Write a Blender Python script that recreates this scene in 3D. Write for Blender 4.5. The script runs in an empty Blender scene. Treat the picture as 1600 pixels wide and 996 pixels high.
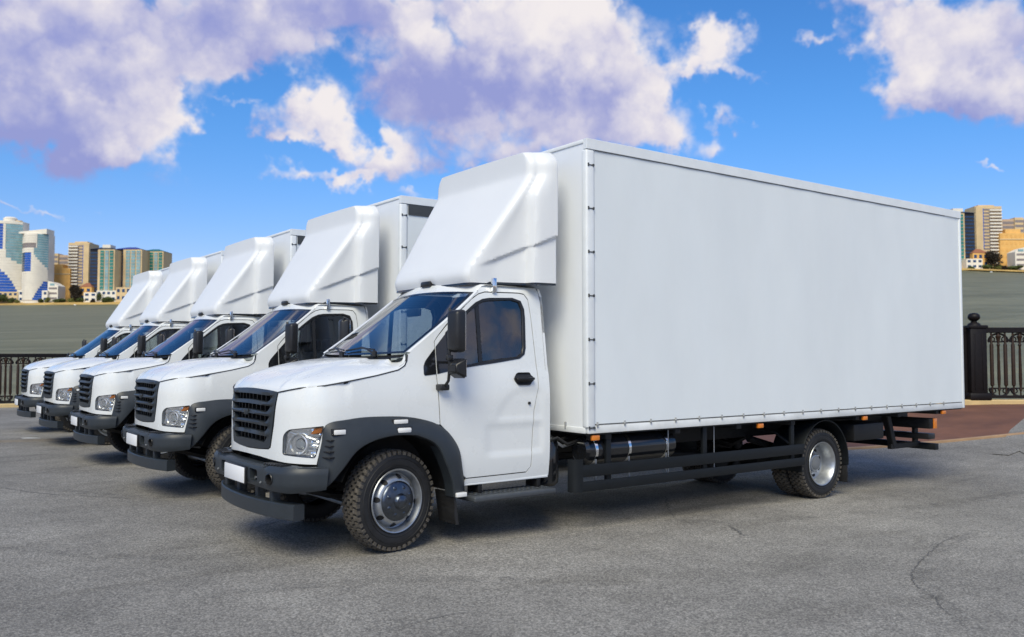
import bpy, bmesh, math, random
from mathutils import Vector, Matrix
from mathutils.geometry import delaunay_2d_cdt
random.seed(7)
R = math.radians
scene = bpy.context.scene
COL = scene.collection

# ------------------------------------------------------------------ camera
FPX, CX, CY, HOR = 1355.0, 800.0, 498.0, 558.0
PITCH = math.atan((HOR - CY) / FPX)
PHI = math.atan(1850 / math.hypot(FPX, 60))
VH = Vector((math.cos(PHI), math.sin(PHI), 0)); RT = Vector((math.sin(PHI), -math.cos(PHI), 0)); UP = Vector((0, 0, 1))
FW = VH * math.cos(PITCH) + UP * math.sin(PITCH)
CU = -VH * math.sin(PITCH) + UP * math.cos(PITCH)
CAM = Vector((-3.9804, -8.3029, 1.83))
cd = bpy.data.cameras.new('camera'); cam = bpy.data.objects.new('camera', cd); COL.objects.link(cam)
cd.sensor_width = 36.0; cd.lens = 36.0 * FPX / 1600.0; cd.clip_end = 6000; cd.clip_start = 0.1
M3 = Matrix((RT, CU, -FW)).transposed()
cam.matrix_world = Matrix.Translation(CAM) @ M3.to_4x4()
scene.camera = cam
cd.dof.use_dof = True; cd.dof.focus_distance = 10.5; cd.dof.aperture_fstop = 2.0

def ray(u, v):
    return FW + RT * ((u - CX) / FPX) - CU * ((v - CY) / FPX)
def at_depth(u, v, z):          # point at horizontal depth z along the viewing direction
    d = ray(u, v); return CAM + d * (z / d.dot(VH))

# ------------------------------------------------------------------ world, sun, exposure
SUN_AZ = Vector((-0.74, -0.67, 0)).normalized(); SUN_EL = R(46)
SUN_DIR = (SUN_AZ * math.cos(SUN_EL) + UP * math.sin(SUN_EL)).normalized()
SKY_STRENGTH = 0.12
world = bpy.data.worlds.new('World'); scene.world = world; world.use_nodes = True
def build_world():
    nt = world.node_tree; N = nt.nodes; L = nt.links
    N.clear()
    out = N.new('ShaderNodeOutputWorld'); bg = N.new('ShaderNodeBackground'); bg.inputs[1].default_value = SKY_STRENGTH
    L.new(bg.outputs[0], out.inputs[0])
    sky = N.new('ShaderNodeTexSky'); sky.sky_type = 'NISHITA'; sky.sun_disc = False
    sky.sun_elevation = SUN_EL; sky.sun_rotation = math.atan2(SUN_AZ.x, SUN_AZ.y)
    sky.air_density = 1.0; sky.dust_density = 0.6; sky.ozone_density = 2.5
    tc = N.new('ShaderNodeTexCoord')
    def vm(op, a, b=None, c=None):
        n = N.new('ShaderNodeVectorMath'); n.operation = op
        for i, x in enumerate((a, b, c)):
            if x is None: continue
            if hasattr(x, 'is_output'): L.new(x, n.inputs[i])
            else: n.inputs[i].default_value = x
        return n.outputs['Value'] if op in ('DOT_PRODUCT', 'LENGTH') else n.outputs['Vector']
    def ma(op, a, b=None, c=None, clamp=False):
        n = N.new('ShaderNodeMath'); n.operation = op; n.use_clamp = clamp
        for i, x in enumerate((a, b, c)):
            if x is None: continue
            if hasattr(x, 'is_output'): L.new(x, n.inputs[i])
            else: n.inputs[i].default_value = x
        return n.outputs[0]
    def noise(vec, scale, detail, rough=0.55):
        n = N.new('ShaderNodeTexNoise'); n.inputs['Scale'].default_value = scale
        n.inputs['Detail'].default_value = detail; n.inputs['Roughness'].default_value = rough
        L.new(vec, n.inputs['Vector']); return n
    def mixc(fac, a, b, blend='MIX'):
        n = N.new('ShaderNodeMix'); n.data_type = 'RGBA'; n.blend_type = blend
        if hasattr(fac, 'is_output'): L.new(fac, n.inputs[0])
        else: n.inputs[0].default_value = fac
        for x, i in ((a, 6), (b, 7)):
            if hasattr(x, 'is_output'): L.new(x, n.inputs[i])
            else: n.inputs[i].default_value = x
        return n.outputs[2]
    def smooth(x, lo, hi):
        n = N.new('ShaderNodeMapRange'); n.interpolation_type = 'SMOOTHSTEP'
        L.new(x, n.inputs[0]); n.inputs[1].default_value = lo; n.inputs[2].default_value = hi
        return n.outputs[0]
    d = tc.outputs['Generated']
    # azimuth and elevation about a fixed compass bearing
    az = ma('ARCTAN2', vm('DOT_PRODUCT', d, tuple(RT)), vm('DOT_PRODUCT', d, tuple(VH)))
    sep = N.new('ShaderNodeSeparateXYZ'); L.new(d, sep.inputs[0])
    el = ma('ARCSINE', sep.outputs[2])
    comb = N.new('ShaderNodeCombineXYZ'); L.new(az, comb.inputs[0]); L.new(el, comb.inputs[1])
    # puffy warp of the coordinates
    w1 = noise(d, 9.0, 4.0, 0.6)
    warp = vm('MULTIPLY_ADD', w1.outputs['Color'], (0.13, 0.10, 0), (-0.065, -0.05, 0))
    w2 = noise(d, 38.0, 3.0, 0.6)
    warp2 = vm('MULTIPLY_ADD', w2.outputs['Color'], (0.050, 0.042, 0), (-0.025, -0.021, 0))
    uv = vm('ADD', vm('ADD', comb.outputs[0], warp), warp2)
    B = [  # pixel centre, radii, weight, brightness
        (70,120,150,95,1.0,.40),(20,40,130,70,1.0,.22),(60,45,28,16,.5,1.3),(135,90,34,22,.5,1.3),(20,100,36,20,.5,1.2),(120,165,45,20,.5,1.1),(215,45,40,22,.5,1.2),(185,205,75,38,1.0,.78),(225,110,80,60,.9,.66),(160,60,110,55,.9,.22),
        (60,215,130,28,.9,.30),(255,160,40,30,.7,.9),(315,40,110,55,.85,.45),(295,95,50,32,.8,.95),(350,60,40,30,.5,.85),
        (430,35,110,45,.95,.34),(540,20,130,32,.95,.42),(420,70,70,18,.6,.6),(660,0,130,22,.9,.4),
        (480,160,38,34,1.15,1.0),(455,195,48,16,.6,.55),(500,185,40,16,.5,.75),
        (655,62,42,32,1.1,1.0),(630,95,70,30,.7,.62),(650,135,95,30,.85,.26),(750,120,80,36,.9,.12),(770,40,45,45,1.0,.92),
        (840,60,75,55,1.1,.95),(900,20,80,50,.9,.72),(900,125,90,35,1.0,.2),(960,90,55,60,.95,.7),(985,150,70,35,.9,.72),
        (690,165,70,18,.55,.6),(575,238,48,20,.9,.95),(625,205,22,14,.6,.95),(610,248,60,18,.8,.5),(495,272,46,12,1.05,.9),(545,262,22,8,.9,.8),(520,215,26,9,.85,.9),(445,215,20,9,.8,.7),
        (760,235,120,22,.85,.45),(720,195,60,20,.7,.62),(850,190,90,24,.8,.4),(1020,190,70,22,.8,.6),(1065,215,40,18,.7,.8),(960,215,70,20,.7,.6),
        (1130,62,42,33,1.15,1.0),(1105,105,60,12,.5,.62),(1180,105,40,12,.45,.6),(1150,180,40,12,.6,.72),(1080,115,22,9,.45,.8),
        (1385,35,70,42,1.0,.86),(1470,60,80,50,1.0,.8),(1430,130,65,34,1.1,1.0),(1500,150,90,26,1.0,.72),(1560,40,90,60,1.0,.28),
        (1570,140,80,36,.95,.3),(1330,8,60,16,.6,.7),(378,155,26,6,.5,.8),(1255,68,30,8,.5,.8),(1310,100,22,8,.45,.8),
        (1575,264,40,5,.5,.8),(655,297,36,8,.5,.7),(75,319,70,5,.45,.7),(320,190,22,8,.4,.75),
    ]
    acc = None; sh = None
    for (u, v, ru, rv, wt, br) in B:
        dd = ray(u, v).normalized()
        a0 = math.atan2(dd.dot(RT), dd.dot(VH)); e0 = math.asin(dd.z)
        c = math.cos(a0)
        sa = 1.0 / (1.10 * ru / FPX * c * c); sb = 1.0 / (1.10 * rv / FPX * c)
        q = vm('MULTIPLY_ADD', uv, (sa, sb, 0), (-a0 * sa, -e0 * sb, 0))
        g = ma('POWER', 0.3679, vm('DOT_PRODUCT', q, q))
        acc = ma('MULTIPLY_ADD', g, wt, 0.0 if acc is None else acc)
        lit = ma('ADD', vm('DOT_PRODUCT', q, (0.22 * wt, 0.36 * wt, 0)), wt * br)      # brighter towards its sunward top
        sh = ma('MULTIPLY_ADD', g, lit, 0.0 if sh is None else sh)
    # the same broken cumulus carries on round the rest of the sky
    lown = noise(d, 2.6, 3.0, 0.5)
    away = smooth(ma('ABSOLUTE', az), 0.62, 0.95)
    high = smooth(el, 0.50, 0.72)
    away = ma('MAXIMUM', away, high)
    lowc = ma('MULTIPLY', smooth(lown.outputs['Fac'], 0.46, 0.64), away)
    lowc = ma('MULTIPLY', lowc, smooth(el, 0.06, 0.2))
    acc = ma('ADD', acc, lowc); sh = ma('MULTIPLY_ADD', lowc, 0.6, sh)
    fb = noise(d, 20.0, 5.0, 0.50)
    def billow(scale, amt):             # cauliflower lumps
        v_ = N.new('ShaderNodeTexVoronoi'); v_.feature = 'F1'; v_.inputs['Scale'].default_value = scale
        L.new(vm('MULTIPLY_ADD', w2.outputs['Color'], (amt, amt, amt), d), v_.inputs['Vector'])
        return ma('SUBTRACT', 0.52, v_.outputs['Distance'])
    b1 = billow(21.0, .05); b2 = billow(52.0, .03)
    lump = ma('MULTIPLY_ADD', b2, 0.35, b1)
    dens = ma('MULTIPLY_ADD', fb.outputs['Fac'], 1.3, ma('SUBTRACT', acc, 1.08))
    dens = ma('MULTIPLY_ADD', lump, 0.75, dens)
    cover = smooth(dens, -0.24, 0.60)
    cover = ma('MULTIPLY', cover, smooth(acc, 0.02, 0.22))
    shade = ma('DIVIDE', sh, ma('ADD', acc, 0.02))
    fb2 = noise(vm('ADD', d, (0.35, 0.1, 0.0)), 10.0, 6.0, 0.58)
    shade = ma('ADD', shade, ma('MULTIPLY_ADD', fb2.outputs['Fac'], 1.2, ma('MULTIPLY_ADD', lump, 0.45, -0.66)))
    shade = ma('ADD', shade, ma('MULTIPLY_ADD', smooth(dens, 0.0, 0.9), -0.10, 0.04), clamp=True)
    ccol = mixc(smooth(shade, -0.1, 1.0), (2.35, 2.65, 5.3, 1), (7.2, 6.8, 6.85, 1))
    # clear air: the photograph's sky is a strongly saturated azure
    hs = N.new('ShaderNodeHueSaturation'); hs.inputs['Saturation'].default_value = 1.25; hs.inputs['Value'].default_value = 1.0
    L.new(sky.outputs[0], hs.inputs['Color'])
    air = mixc(1.0, hs.outputs[0], (0.86, 1.10, 1.32, 1), 'MULTIPLY')
    hz = mixc(smooth(el, 0.0, 0.30), (1.15, 0.78, 0.86, 1), (0.90, 0.96, 1.0, 1))
    air = mixc(1.0, air, hz, 'MULTIPLY')
    fin = mixc(cover, air, ccol)
    L.new(fin, bg.inputs[0])
build_world()
world.cycles.sampling_method = 'MANUAL'; world.cycles.sample_map_resolution = 256
scene.cycles.max_bounces = 6; scene.cycles.diffuse_bounces = 3; scene.cycles.glossy_bounces = 3; scene.cycles.transparent_max_bounces = 10
sd = bpy.data.lights.new('sun', 'SUN'); sd.energy = 3.1; sd.angle = R(32); sd.color = (1.0, 0.92, 0.70)
sun = bpy.data.objects.new('sun', sd); COL.objects.link(sun)
sun.rotation_euler = SUN_DIR.to_track_quat('Z', 'Y').to_euler()
vs = scene.view_settings; vs.view_transform = 'Standard'; vs.look = 'None'; vs.gamma = 1.0; vs.exposure = 0.05; vs.use_curve_mapping = False

# ------------------------------------------------------------------ materials
MATS = {}
def mat(name, col, rough=0.5, metal=0.0, coat=0.0, var=0.0, vscale=8.0, bump=0.0, bscale=40.0, spec=0.5, col2=None, stretch=None):
    m = bpy.data.materials.new(name); m.use_nodes = True; MATS[name] = m
    nt = m.node_tree; b = nt.nodes['Principled BSDF']
    b.inputs['Base Color'].default_value = (*col, 1); b.inputs['Roughness'].default_value = rough
    b.inputs['Metallic'].default_value = metal; b.inputs['Coat Weight'].default_value = coat
    b.inputs['Coat Roughness'].default_value = 0.06; b.inputs['Specular IOR Level'].default_value = spec
    tc = nt.nodes.new('ShaderNodeTexCoord'); vec = tc.outputs['Object']
    if stretch:
        mp = nt.nodes.new('ShaderNodeMapping'); mp.inputs['Scale'].default_value = stretch
        nt.links.new(vec, mp.inputs[0]); vec = mp.outputs[0]
    if var > 0:
        n = nt.nodes.new('ShaderNodeTexNoise'); n.inputs['Scale'].default_value = vscale; n.inputs['Detail'].default_value = 6; n.inputs['Roughness'].default_value = .62
        nt.links.new(vec, n.inputs['Vector'])
        r = nt.nodes.new('ShaderNodeValToRGB'); r.color_ramp.elements[0].position = .32; r.color_ramp.elements[1].position = .68
        c2 = col2 or tuple(max(0, c * (1 + var)) for c in col); c1 = col if col2 else tuple(c * (1 - var) for c in col)
        r.color_ramp.elements[0].color = (*c1, 1); r.color_ramp.elements[1].color = (*c2, 1)
        nt.links.new(n.outputs['Fac'], r.inputs[0]); nt.links.new(r.outputs[0], b.inputs['Base Color'])
        mr = nt.nodes.new('ShaderNodeMapRange'); mr.inputs[3].default_value = max(.02, rough - .07); mr.inputs[4].default_value = min(1, rough + .07)
        nt.links.new(n.outputs['Fac'], mr.inputs[0]); nt.links.new(mr.outputs[0], b.inputs['Roughness'])
    if bump > 0:
        n2 = nt.nodes.new('ShaderNodeTexNoise'); n2.inputs['Scale'].default_value = bscale; n2.inputs['Detail'].default_value = 5
        nt.links.new(vec, n2.inputs['Vector'])
        bp = nt.nodes.new('ShaderNodeBump'); bp.inputs['Strength'].default_value = bump; bp.inputs['Distance'].default_value = .01
        nt.links.new(n2.outputs['Fac'], bp.inputs['Height']); nt.links.new(bp.outputs[0], b.inputs['Normal'])
    return m
def glass_mat(name, tint, ior=1.5, rough=0.0, boost=0.0):
    m = bpy.data.materials.new(name); m.use_nodes = True; MATS[name] = m
    nt = m.node_tree; nt.nodes.clear()
    o = nt.nodes.new('ShaderNodeOutputMaterial'); t = nt.nodes.new('ShaderNodeBsdfTransparent'); t.inputs[0].default_value = (*tint, 1)
    g = nt.nodes.new('ShaderNodeBsdfGlossy'); g.inputs['Roughness'].default_value = rough
    f = nt.nodes.new('ShaderNodeFresnel'); f.inputs[0].default_value = ior
    ad = nt.nodes.new('ShaderNodeMath'); ad.operation = 'ADD'; ad.use_clamp = True; ad.inputs[1].default_value = boost
    nt.links.new(f.outputs[0], ad.inputs[0])
    mx = nt.nodes.new('ShaderNodeMixShader'); nt.links.new(ad.outputs[0], mx.inputs[0]); nt.links.new(t.outputs[0], mx.inputs[1]); nt.links.new(g.outputs[0], mx.inputs[2])
    nt.links.new(mx.outputs[0], o.inputs[0]); return m
mat('paint', (.76, .78, .775), .28, coat=.55, var=.012, vscale=3)
mat('fairing_paint', (.75, .765, .77), .44, coat=.10, var=.01, vscale=3)
mat('tarp', (.75, .79, .80), .50, var=.03, vscale=1.2, bump=.02, bscale=6, stretch=(1, 1, .4))
mat('box_front', (.84, .865, .885), .42, var=.03, vscale=1.6, stretch=(1, 1, .25))
mat('rail_white', (.76, .79, .80), .42, var=.04, vscale=5)
mat('hem_white', (.70, .72, .72), .5, var=.12, vscale=2.5)
mat('plastic', (.025, .031, .037), .45, var=.10, vscale=6, bump=.04, bscale=260)
mat('black_plastic', (.014, .014, .015), .38, var=.15, vscale=10, bump=.04, bscale=300)
mat('gloss_black', (.012, .013, .015), .14, coat=.4)
mat('rubber', (.013, .013, .014), .62, var=.3, vscale=14, bump=.08, bscale=60)
mat('tread', (.085, .075, .062), .9, var=.45, vscale=30, bump=.3, bscale=120)
mat('chassis', (.006, .006, .0065), .6, var=.3, vscale=9, bump=.1, bscale=50)
mat('guard', (.009, .011, .013), .5, var=.12, vscale=5, spec=.25)
mat('steel', (.43, .45, .47), .40, metal=.85, var=.10, vscale=16, bump=.03, bscale=90)
mat('chrome', (.80, .82, .84), .10, metal=1.0)
mat('hub_chrome', (.11, .125, .15), .30, metal=1.0, var=.2, vscale=20)
mat('lamp_chrome', (.90, .90, .90), .20, metal=.45)
mat('reflector_chrome', (.85, .86, .88), .10, metal=.95, bump=.25, bscale=26)
mat('trim_dark', (.05, .055, .06), .65, var=.1)
mat('trim_grey', (.16, .17, .18), .75, var=.1)
mat('seat_cloth', (.045, .048, .055), .9, var=.25, vscale=40, bump=.2, bscale=200)
mat('buckle_grey', (.30, .31, .32), .6, var=.2)
mat('step_grey', (.055, .062, .070), .5, var=.15, vscale=12)
mat('amber', (.75, .22, .02), .25, coat=.4)
mat('red_lens', (.55, .03, .015), .25, coat=.4)
mat('white_lens', (.80, .80, .78), .2, coat=.5)
mat('plate_white', (.85, .85, .85), .4)
glass_mat('glass', (.76, .88, .96), 1.52, boost=.20)
glass_mat('side_glass', (.55, .60, .60), 1.52, boost=.10)
glass_mat('lamp_glass', (.95, .97, .98), 1.45)

# ------------------------------------------------------------------ mesh helpers
def obj(name, verts, faces, m, parent=None, smooth=True, mids=None, angle=35):
    me = bpy.data.meshes.new(name); me.from_pydata([tuple(v) for v in verts], [], faces)
    ms = m if isinstance(m, (list, tuple)) else [m]
    for x in ms: me.materials.append(MATS[x])
    if mids: me.polygons.foreach_set('material_index', mids)
    if smooth:
        me.polygons.foreach_set('use_smooth', [True] * len(me.polygons))
        me.set_sharp_from_angle(angle=R(angle))
    me.update()
    o = bpy.data.objects.new(name, me); COL.objects.link(o); o.parent = parent
    return o
def bm_obj(name, bm, m, parent=None, smooth=True, angle=35):
    me = bpy.data.meshes.new(name); bm.to_mesh(me); bm.free()
    ms = m if isinstance(m, (list, tuple)) else [m]
    for x in ms: me.materials.append(MATS[x])
    if smooth:
        me.polygons.foreach_set('use_smooth', [True] * len(me.polygons)); me.set_sharp_from_angle(angle=R(angle))
    o = bpy.data.objects.new(name, me); COL.objects.link(o); o.parent = parent
    return o
def add_box(bm, x0, x1, y0, y1, z0, z1, bev=0.0, seg=2, rot=None):
    t = bmesh.new(); bmesh.ops.create_cube(t, size=1)
    for v in t.verts: v.co = Vector(((x0 + x1) / 2 + v.co.x * abs(x1 - x0), (y0 + y1) / 2 + v.co.y * abs(y1 - y0), (z0 + z1) / 2 + v.co.z * abs(z1 - z0)))
    if bev > 0: bmesh.ops.bevel(t, geom=list(t.edges), offset=bev, segments=seg, affect='EDGES', profile=.5)
    if rot:
        piv, mtx = rot
        for v in t.verts: v.co = Vector(piv) + mtx @ (v.co - Vector(piv))
    merge(bm, t)
def merge(bm, t):
    mp = {}
    for v in t.verts: mp[v] = bm.verts.new(v.co)
    for f in t.faces:
        try: bm.faces.new([mp[v] for v in f.verts])
        except ValueError: pass
    t.free()
def box(name, x0, x1, y0, y1, z0, z1, m, parent=None, bev=0.0, seg=2, rot=None):
    bm = bmesh.new(); add_box(bm, x0, x1, y0, y1, z0, z1, bev, seg, rot); return bm_obj(name, bm, m, parent)
def catmull(pts, n):
    P = [Vector(p) for p in pts]; out = []
    for i in range(len(P) - 1):
        p0 = P[i - 1] if i > 0 else P[0] * 2 - P[1]; p1, p2 = P[i], P[i + 1]; p3 = P[i + 2] if i + 2 < len(P) else P[-1] * 2 - P[-2]
        for k in range(n):
            t = k / n
            out.append(0.5 * ((2 * p1) + (p2 - p0) * t + (2 * p0 - 5 * p1 + 4 * p2 - p3) * t * t + (3 * p1 - p0 - 3 * p2 + p3) * t ** 3))
    out.append(P[-1]); return out
def resample(P, n):
    L = [0]
    for a, b in zip(P, P[1:]): L.append(L[-1] + (b - a).length)
    out = []; j = 0
    for i in range(n):
        s = L[-1] * i / (n - 1)
        while j < len(P) - 2 and L[j + 1] < s: j += 1
        t = (s - L[j]) / max(1e-9, L[j + 1] - L[j]); out.append(P[j].lerp(P[j + 1], min(1, max(0, t))))
    return out
def add_tube(bm, pts, r, n=10, cap=True):
    P = [Vector(p) for p in pts]; rings = []
    rr = r if isinstance(r, (list, tuple)) else [r] * len(P)
    prev = None
    for i, p in enumerate(P):
        t = (P[min(i + 1, len(P) - 1)] - P[max(i - 1, 0)]).normalized()
        if prev is None:
            a = t.orthogonal().normalized()
        else:
            a = (prev - t * prev.dot(t)).normalized()
        prev = a; b = t.cross(a)
        rings.append([bm.verts.new(p + (a * math.cos(2 * math.pi * k / n) + b * math.sin(2 * math.pi * k / n)) * rr[i]) for k in range(n)])
    for A, B in zip(rings, rings[1:]):
        for k in range(n): bm.faces.new((A[k], A[(k + 1) % n], B[(k + 1) % n], B[k]))
    if cap:
        bm.faces.new(list(reversed(rings[0]))); bm.faces.new(rings[-1])
def tube(name, pts, r, m, parent=None, n=10):
    bm = bmesh.new(); add_tube(bm, pts, r, n); return bm_obj(name, bm, m, parent)
def add_lathe(bm, prof, n, origin=(0, 0, 0), axis='Y'):   # prof: (radius, along)
    O = Vector(origin); rings = []
    for (r, a) in prof:
        ring = []
        for k in range(n):
            c, s = math.cos(2 * math.pi * k / n) * r, math.sin(2 * math.pi * k / n) * r
            p = {'Y': (c, a, s), 'X': (a, c, s), 'Z': (c, s, a)}[axis]
            ring.append(bm.verts.new(O + Vector(p)))
        rings.append(ring)
    for A, B in zip(rings, rings[1:]):
        for k in range(n): bm.faces.new((A[k], A[(k + 1) % n], B[(k + 1) % n], B[k]))
    return rings
def lathe(name, prof, n, m, parent=None, origin=(0, 0, 0), axis='Y', caps=(False, False)):
    bm = bmesh.new(); r = add_lathe(bm, prof, n, origin, axis)
    if caps[0]: bm.faces.new(r[0])
    if caps[1]: bm.faces.new(r[-1])
    bmesh.ops.recalc_face_normals(bm, faces=bm.faces); return bm_obj(name, bm, m, parent)
def grid_faces(nr, nc, close=False):
    F = []
    for i in range(nr - 1):
        for j in range(nc - 1 + (1 if close else 0)):
            F.append((i * nc + j, i * nc + (j + 1) % nc, (i + 1) * nc + (j + 1) % nc, (i + 1) * nc + j))
    return F
def inside(p, poly):
    c = False; j = len(poly) - 1; x, y = p
    for i in range(len(poly)):
        xi, yi = poly[i]; xj, yj = poly[j]
        if (yi > y) != (yj > y) and x < (xj - xi) * (y - yi) / (yj - yi) + xi: c = not c
        j = i
    return c
def dens(poly, step):
    out = []
    for i in range(len(poly)):
        a = Vector(poly[i]); b = Vector(poly[(i + 1) % len(poly)]); n = max(1, int((b - a).length / step + .5))
        for k in range(n): out.append(tuple(a.lerp(b, k / n)))
    return out
def rounded(poly, r, n=4):        # round the corners of a 2-D polygon
    out = []; m = len(poly)
    for i in range(m):
        p = Vector(poly[i]); a = Vector(poly[i - 1]) - p; b = Vector(poly[(i + 1) % m]) - p
        rr = r[i] if isinstance(r, (list, tuple)) else r
        q = min(rr, a.length * .45, b.length * .45)
        if q < 1e-4: out.append(tuple(p)); continue
        s = p + a.normalized() * q; e = p + b.normalized() * q
        for k in range(n + 1):
            t = k / n; out.append(tuple(s * (1 - t) ** 2 + p * 2 * t * (1 - t) + e * t * t))
    return out
def smooth_loop(poly, n=4):
    P = [Vector((*p, 0)) for p in poly]; out = []; m = len(P)
    for i in range(m):
        p0, p1, p2, p3 = P[i - 1], P[i], P[(i + 1) % m], P[(i + 2) % m]
        for k in range(n):
            t = k / n; v = 0.5 * ((2 * p1) + (p2 - p0) * t + (2 * p0 - 5 * p1 + 4 * p2 - p3) * t * t + (3 * p1 - p0 - 3 * p2 + p3) * t ** 3)
            out.append((v.x, v.y))
    return out
def panel(name, outline, holes, fmap, step, thick, m, parent=None, angle=30):
    """2-D outline with holes, triangulated finely, mapped on to a curved surface; fmap(u, v, depth)."""
    loops = [dens(outline, step)] + [dens(h, step) for h in holes]
    V = []; E = []
    for lp in loops:
        o = len(V); V += lp; E += [(o + i, o + (i + 1) % len(lp)) for i in range(len(lp))]
    xs = [p[0] for p in loops[0]]; ys = [p[1] for p in loops[0]]
    bnd = [Vector(p) for p in V]
    cell = {}
    for b in bnd: cell.setdefault((int(b.x // step), int(b.y // step)), []).append(b)
    nx = int((max(xs) - min(xs)) / step) + 1; ny = int((max(ys) - min(ys)) / step) + 1
    for i in range(nx + 1):
        for j in range(ny + 1):
            p = (min(xs) + (i + .37) * step, min(ys) + (j + .41) * step)
            if not inside(p, loops[0]) or any(inside(p, h) for h in loops[1:]): continue
            k = (int(p[0] // step), int(p[1] // step)); pv = Vector(p); bad = False
            for a in (-1, 0, 1):
                for b in (-1, 0, 1):
                    for q in cell.get((k[0] + a, k[1] + b), ()):
                        if (q - pv).length < step * .55: bad = True
            if not bad: V.append(p)
    res = delaunay_2d_cdt([Vector(p) for p in V], E, [], 0, 1e-6)
    P2 = res[0]; T = []
    for f in res[2]:
        c = sum((P2[i] for i in f), Vector((0, 0))) / len(f)
        if inside(c, loops[0]) and not any(inside(c, h) for h in loops[1:]): T.append(tuple(f))
    n = len(P2); verts = [fmap(p.x, p.y, 0.0) for p in P2]
    # orientation: outward normal is away from the depth direction
    f = T[0]; a, b, c = (Vector(verts[i]) for i in f); back = Vector(fmap(P2[f[0]].x, P2[f[0]].y, .05)) - a
    if (b - a).cross(c - a).dot(back) > 0: T = [tuple(reversed(t)) for t in T]
    faces = list(T); mids = [0] * len(T)
    if thick > 0:
        verts += [fmap(p.x, p.y, thick) for p in P2]
        faces += [tuple(i + n for i in reversed(t)) for t in T]
        mi = 1 if isinstance(m, (list, tuple)) and len(m) > 1 else 0
        mids += [mi] * len(T)
        ed = {}
        for t in T:
            for i in range(3):
                e = (t[i], t[(i + 1) % 3]); ed[e] = 1
        for (a, b) in list(ed):
            if (b, a) not in ed: faces.append((b, a, a + n, b + n)); mids.append(0)
    return obj(name, verts, faces, m, parent, True, mids, angle)
def tag(o, label, cat, group=None):
    o['label'] = label; o['category'] = cat
    if group: o['group'] = group
    return o
def empty(name, loc=(0, 0, 0), rz=0.0):
    o = bpy.data.objects.new(name, None); COL.objects.link(o); o.location = loc; o.rotation_euler = (0, 0, rz); o.empty_display_size = .2
    return o
def copy_tree(o, parent=None):
    c = o.copy(); COL.objects.link(c)
    if parent is not None: c.parent = parent
    for ch in o.children: copy_tree(ch, c)
    return c
def sst(x, a, b):
    t = min(1, max(0, (x - a) / (b - a))); return t * t * (3 - 2 * t)

# ------------------------------------------------------------------ setting: ground, promenade, river
def ground_z(x, y=0.0):
    return -0.018 * min(max(x, 0.0), 9.0) + 0.66 * sst(x, 11.0, 22.0)
def asphalt_material():
    m = bpy.data.materials.new('asphalt'); m.use_nodes = True; MATS['asphalt'] = m
    nt = m.node_tree; N = nt.nodes; L = nt.links; b = N['Principled BSDF']
    tc = N.new('ShaderNodeTexCoord'); v = tc.outputs['Object']
    def noise(s, d, r=.6):
        n = N.new('ShaderNodeTexNoise'); n.inputs['Scale'].default_value = s; n.inputs['Detail'].default_value = d; n.inputs['Roughness'].default_value = r
        L.new(v, n.inputs['Vector']); return n.outputs['Fac']
    def ramp(x, p0, c0, p1, c1):
        r = N.new('ShaderNodeValToRGB'); r.color_ramp.elements[0].position = p0; r.color_ramp.elements[1].position = p1
        r.color_ramp.elements[0].color = (*c0, 1); r.color_ramp.elements[1].color = (*c1, 1); L.new(x, r.inputs[0]); return r.outputs[0]
    def mix(a, bb, f, mode='MULTIPLY'):
        n = N.new('ShaderNodeMix'); n.data_type = 'RGBA'; n.blend_type = mode
        if hasattr(f, 'is_output'): L.new(f, n.inputs[0])
        else: n.inputs[0].default_value = f
        L.new(a, n.inputs[6]); L.new(bb, n.inputs[7]); return n.outputs[2]
    big = ramp(noise(.23, 5), .30, (.185, .180, .168), .70, (.330, .322, .300))
    mid = ramp(noise(1.7, 7, .75), .27, (.76, .755, .75), .73, (1.14, 1.135, 1.12))
    fine = ramp(noise(40, 5, .8), .32, (.62, .61, .60), .68, (1.30, 1.29, 1.27))
    vo = N.new('ShaderNodeTexVoronoi'); vo.inputs['Scale'].default_value = 80; L.new(v, vo.inputs['Vector'])
    bw = N.new('ShaderNodeSeparateColor'); L.new(vo.outputs['Color'], bw.inputs[0])
    stones = ramp(bw.outputs[0], .15, (.55, .54, .53), .95, (1.50, 1.48, 1.44))
    c = mix(mix(mix(big, mid, 1.0), fine, .9), stones, .85)
    # oil stains and worn tracks
    st = N.new('ShaderNodeTexNoise'); st.inputs['Scale'].default_value = .8; st.inputs['Detail'].default_value = 7; st.inputs['Distortion'].default_value = 1.2
    mp = N.new('ShaderNodeMapping'); mp.inputs['Scale'].default_value = (.35, 1.3, 1); mp.inputs['Rotation'].default_value = (0, 0, .5); L.new(v, mp.inputs[0]); L.new(mp.outputs[0], st.inputs['Vector'])
    stain = ramp(st.outputs['Fac'], .54, (1, 1, 1), .72, (.70, .69, .67))
    c = mix(c, stain, .8)
    L.new(c, b.inputs['Base Color']); b.inputs['Roughness'].default_value = .86; b.inputs['Specular IOR Level'].default_value = .35
    b1 = N.new('ShaderNodeBump'); b1.inputs['Strength'].default_value = .55; b1.inputs['Distance'].default_value = .006
    L.new(vo.outputs['Distance'], b1.inputs['Height'])
    b1.invert = True
    b2 = N.new('ShaderNodeBump'); b2.inputs['Strength'].default_value = .5; b2.inputs['Distance'].default_value = .02
    L.new(noise(14, 6, .7), b2.inputs['Height']); L.new(b1.outputs[0], b2.inputs['Normal'])
    L.new(b2.outputs[0], b.inputs['Normal'])
asphalt_material()
mat('crack_tar', (.12, .118, .114), .9, var=.3, vscale=20)
mat('brown_paving', (.17, .075, .042), .8, var=.28, vscale=.9, bump=.2, bscale=9)
mat('kerb_stone', (.36, .23, .13), .8, var=.15, vscale=3, bump=.2, bscale=20)
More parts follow.
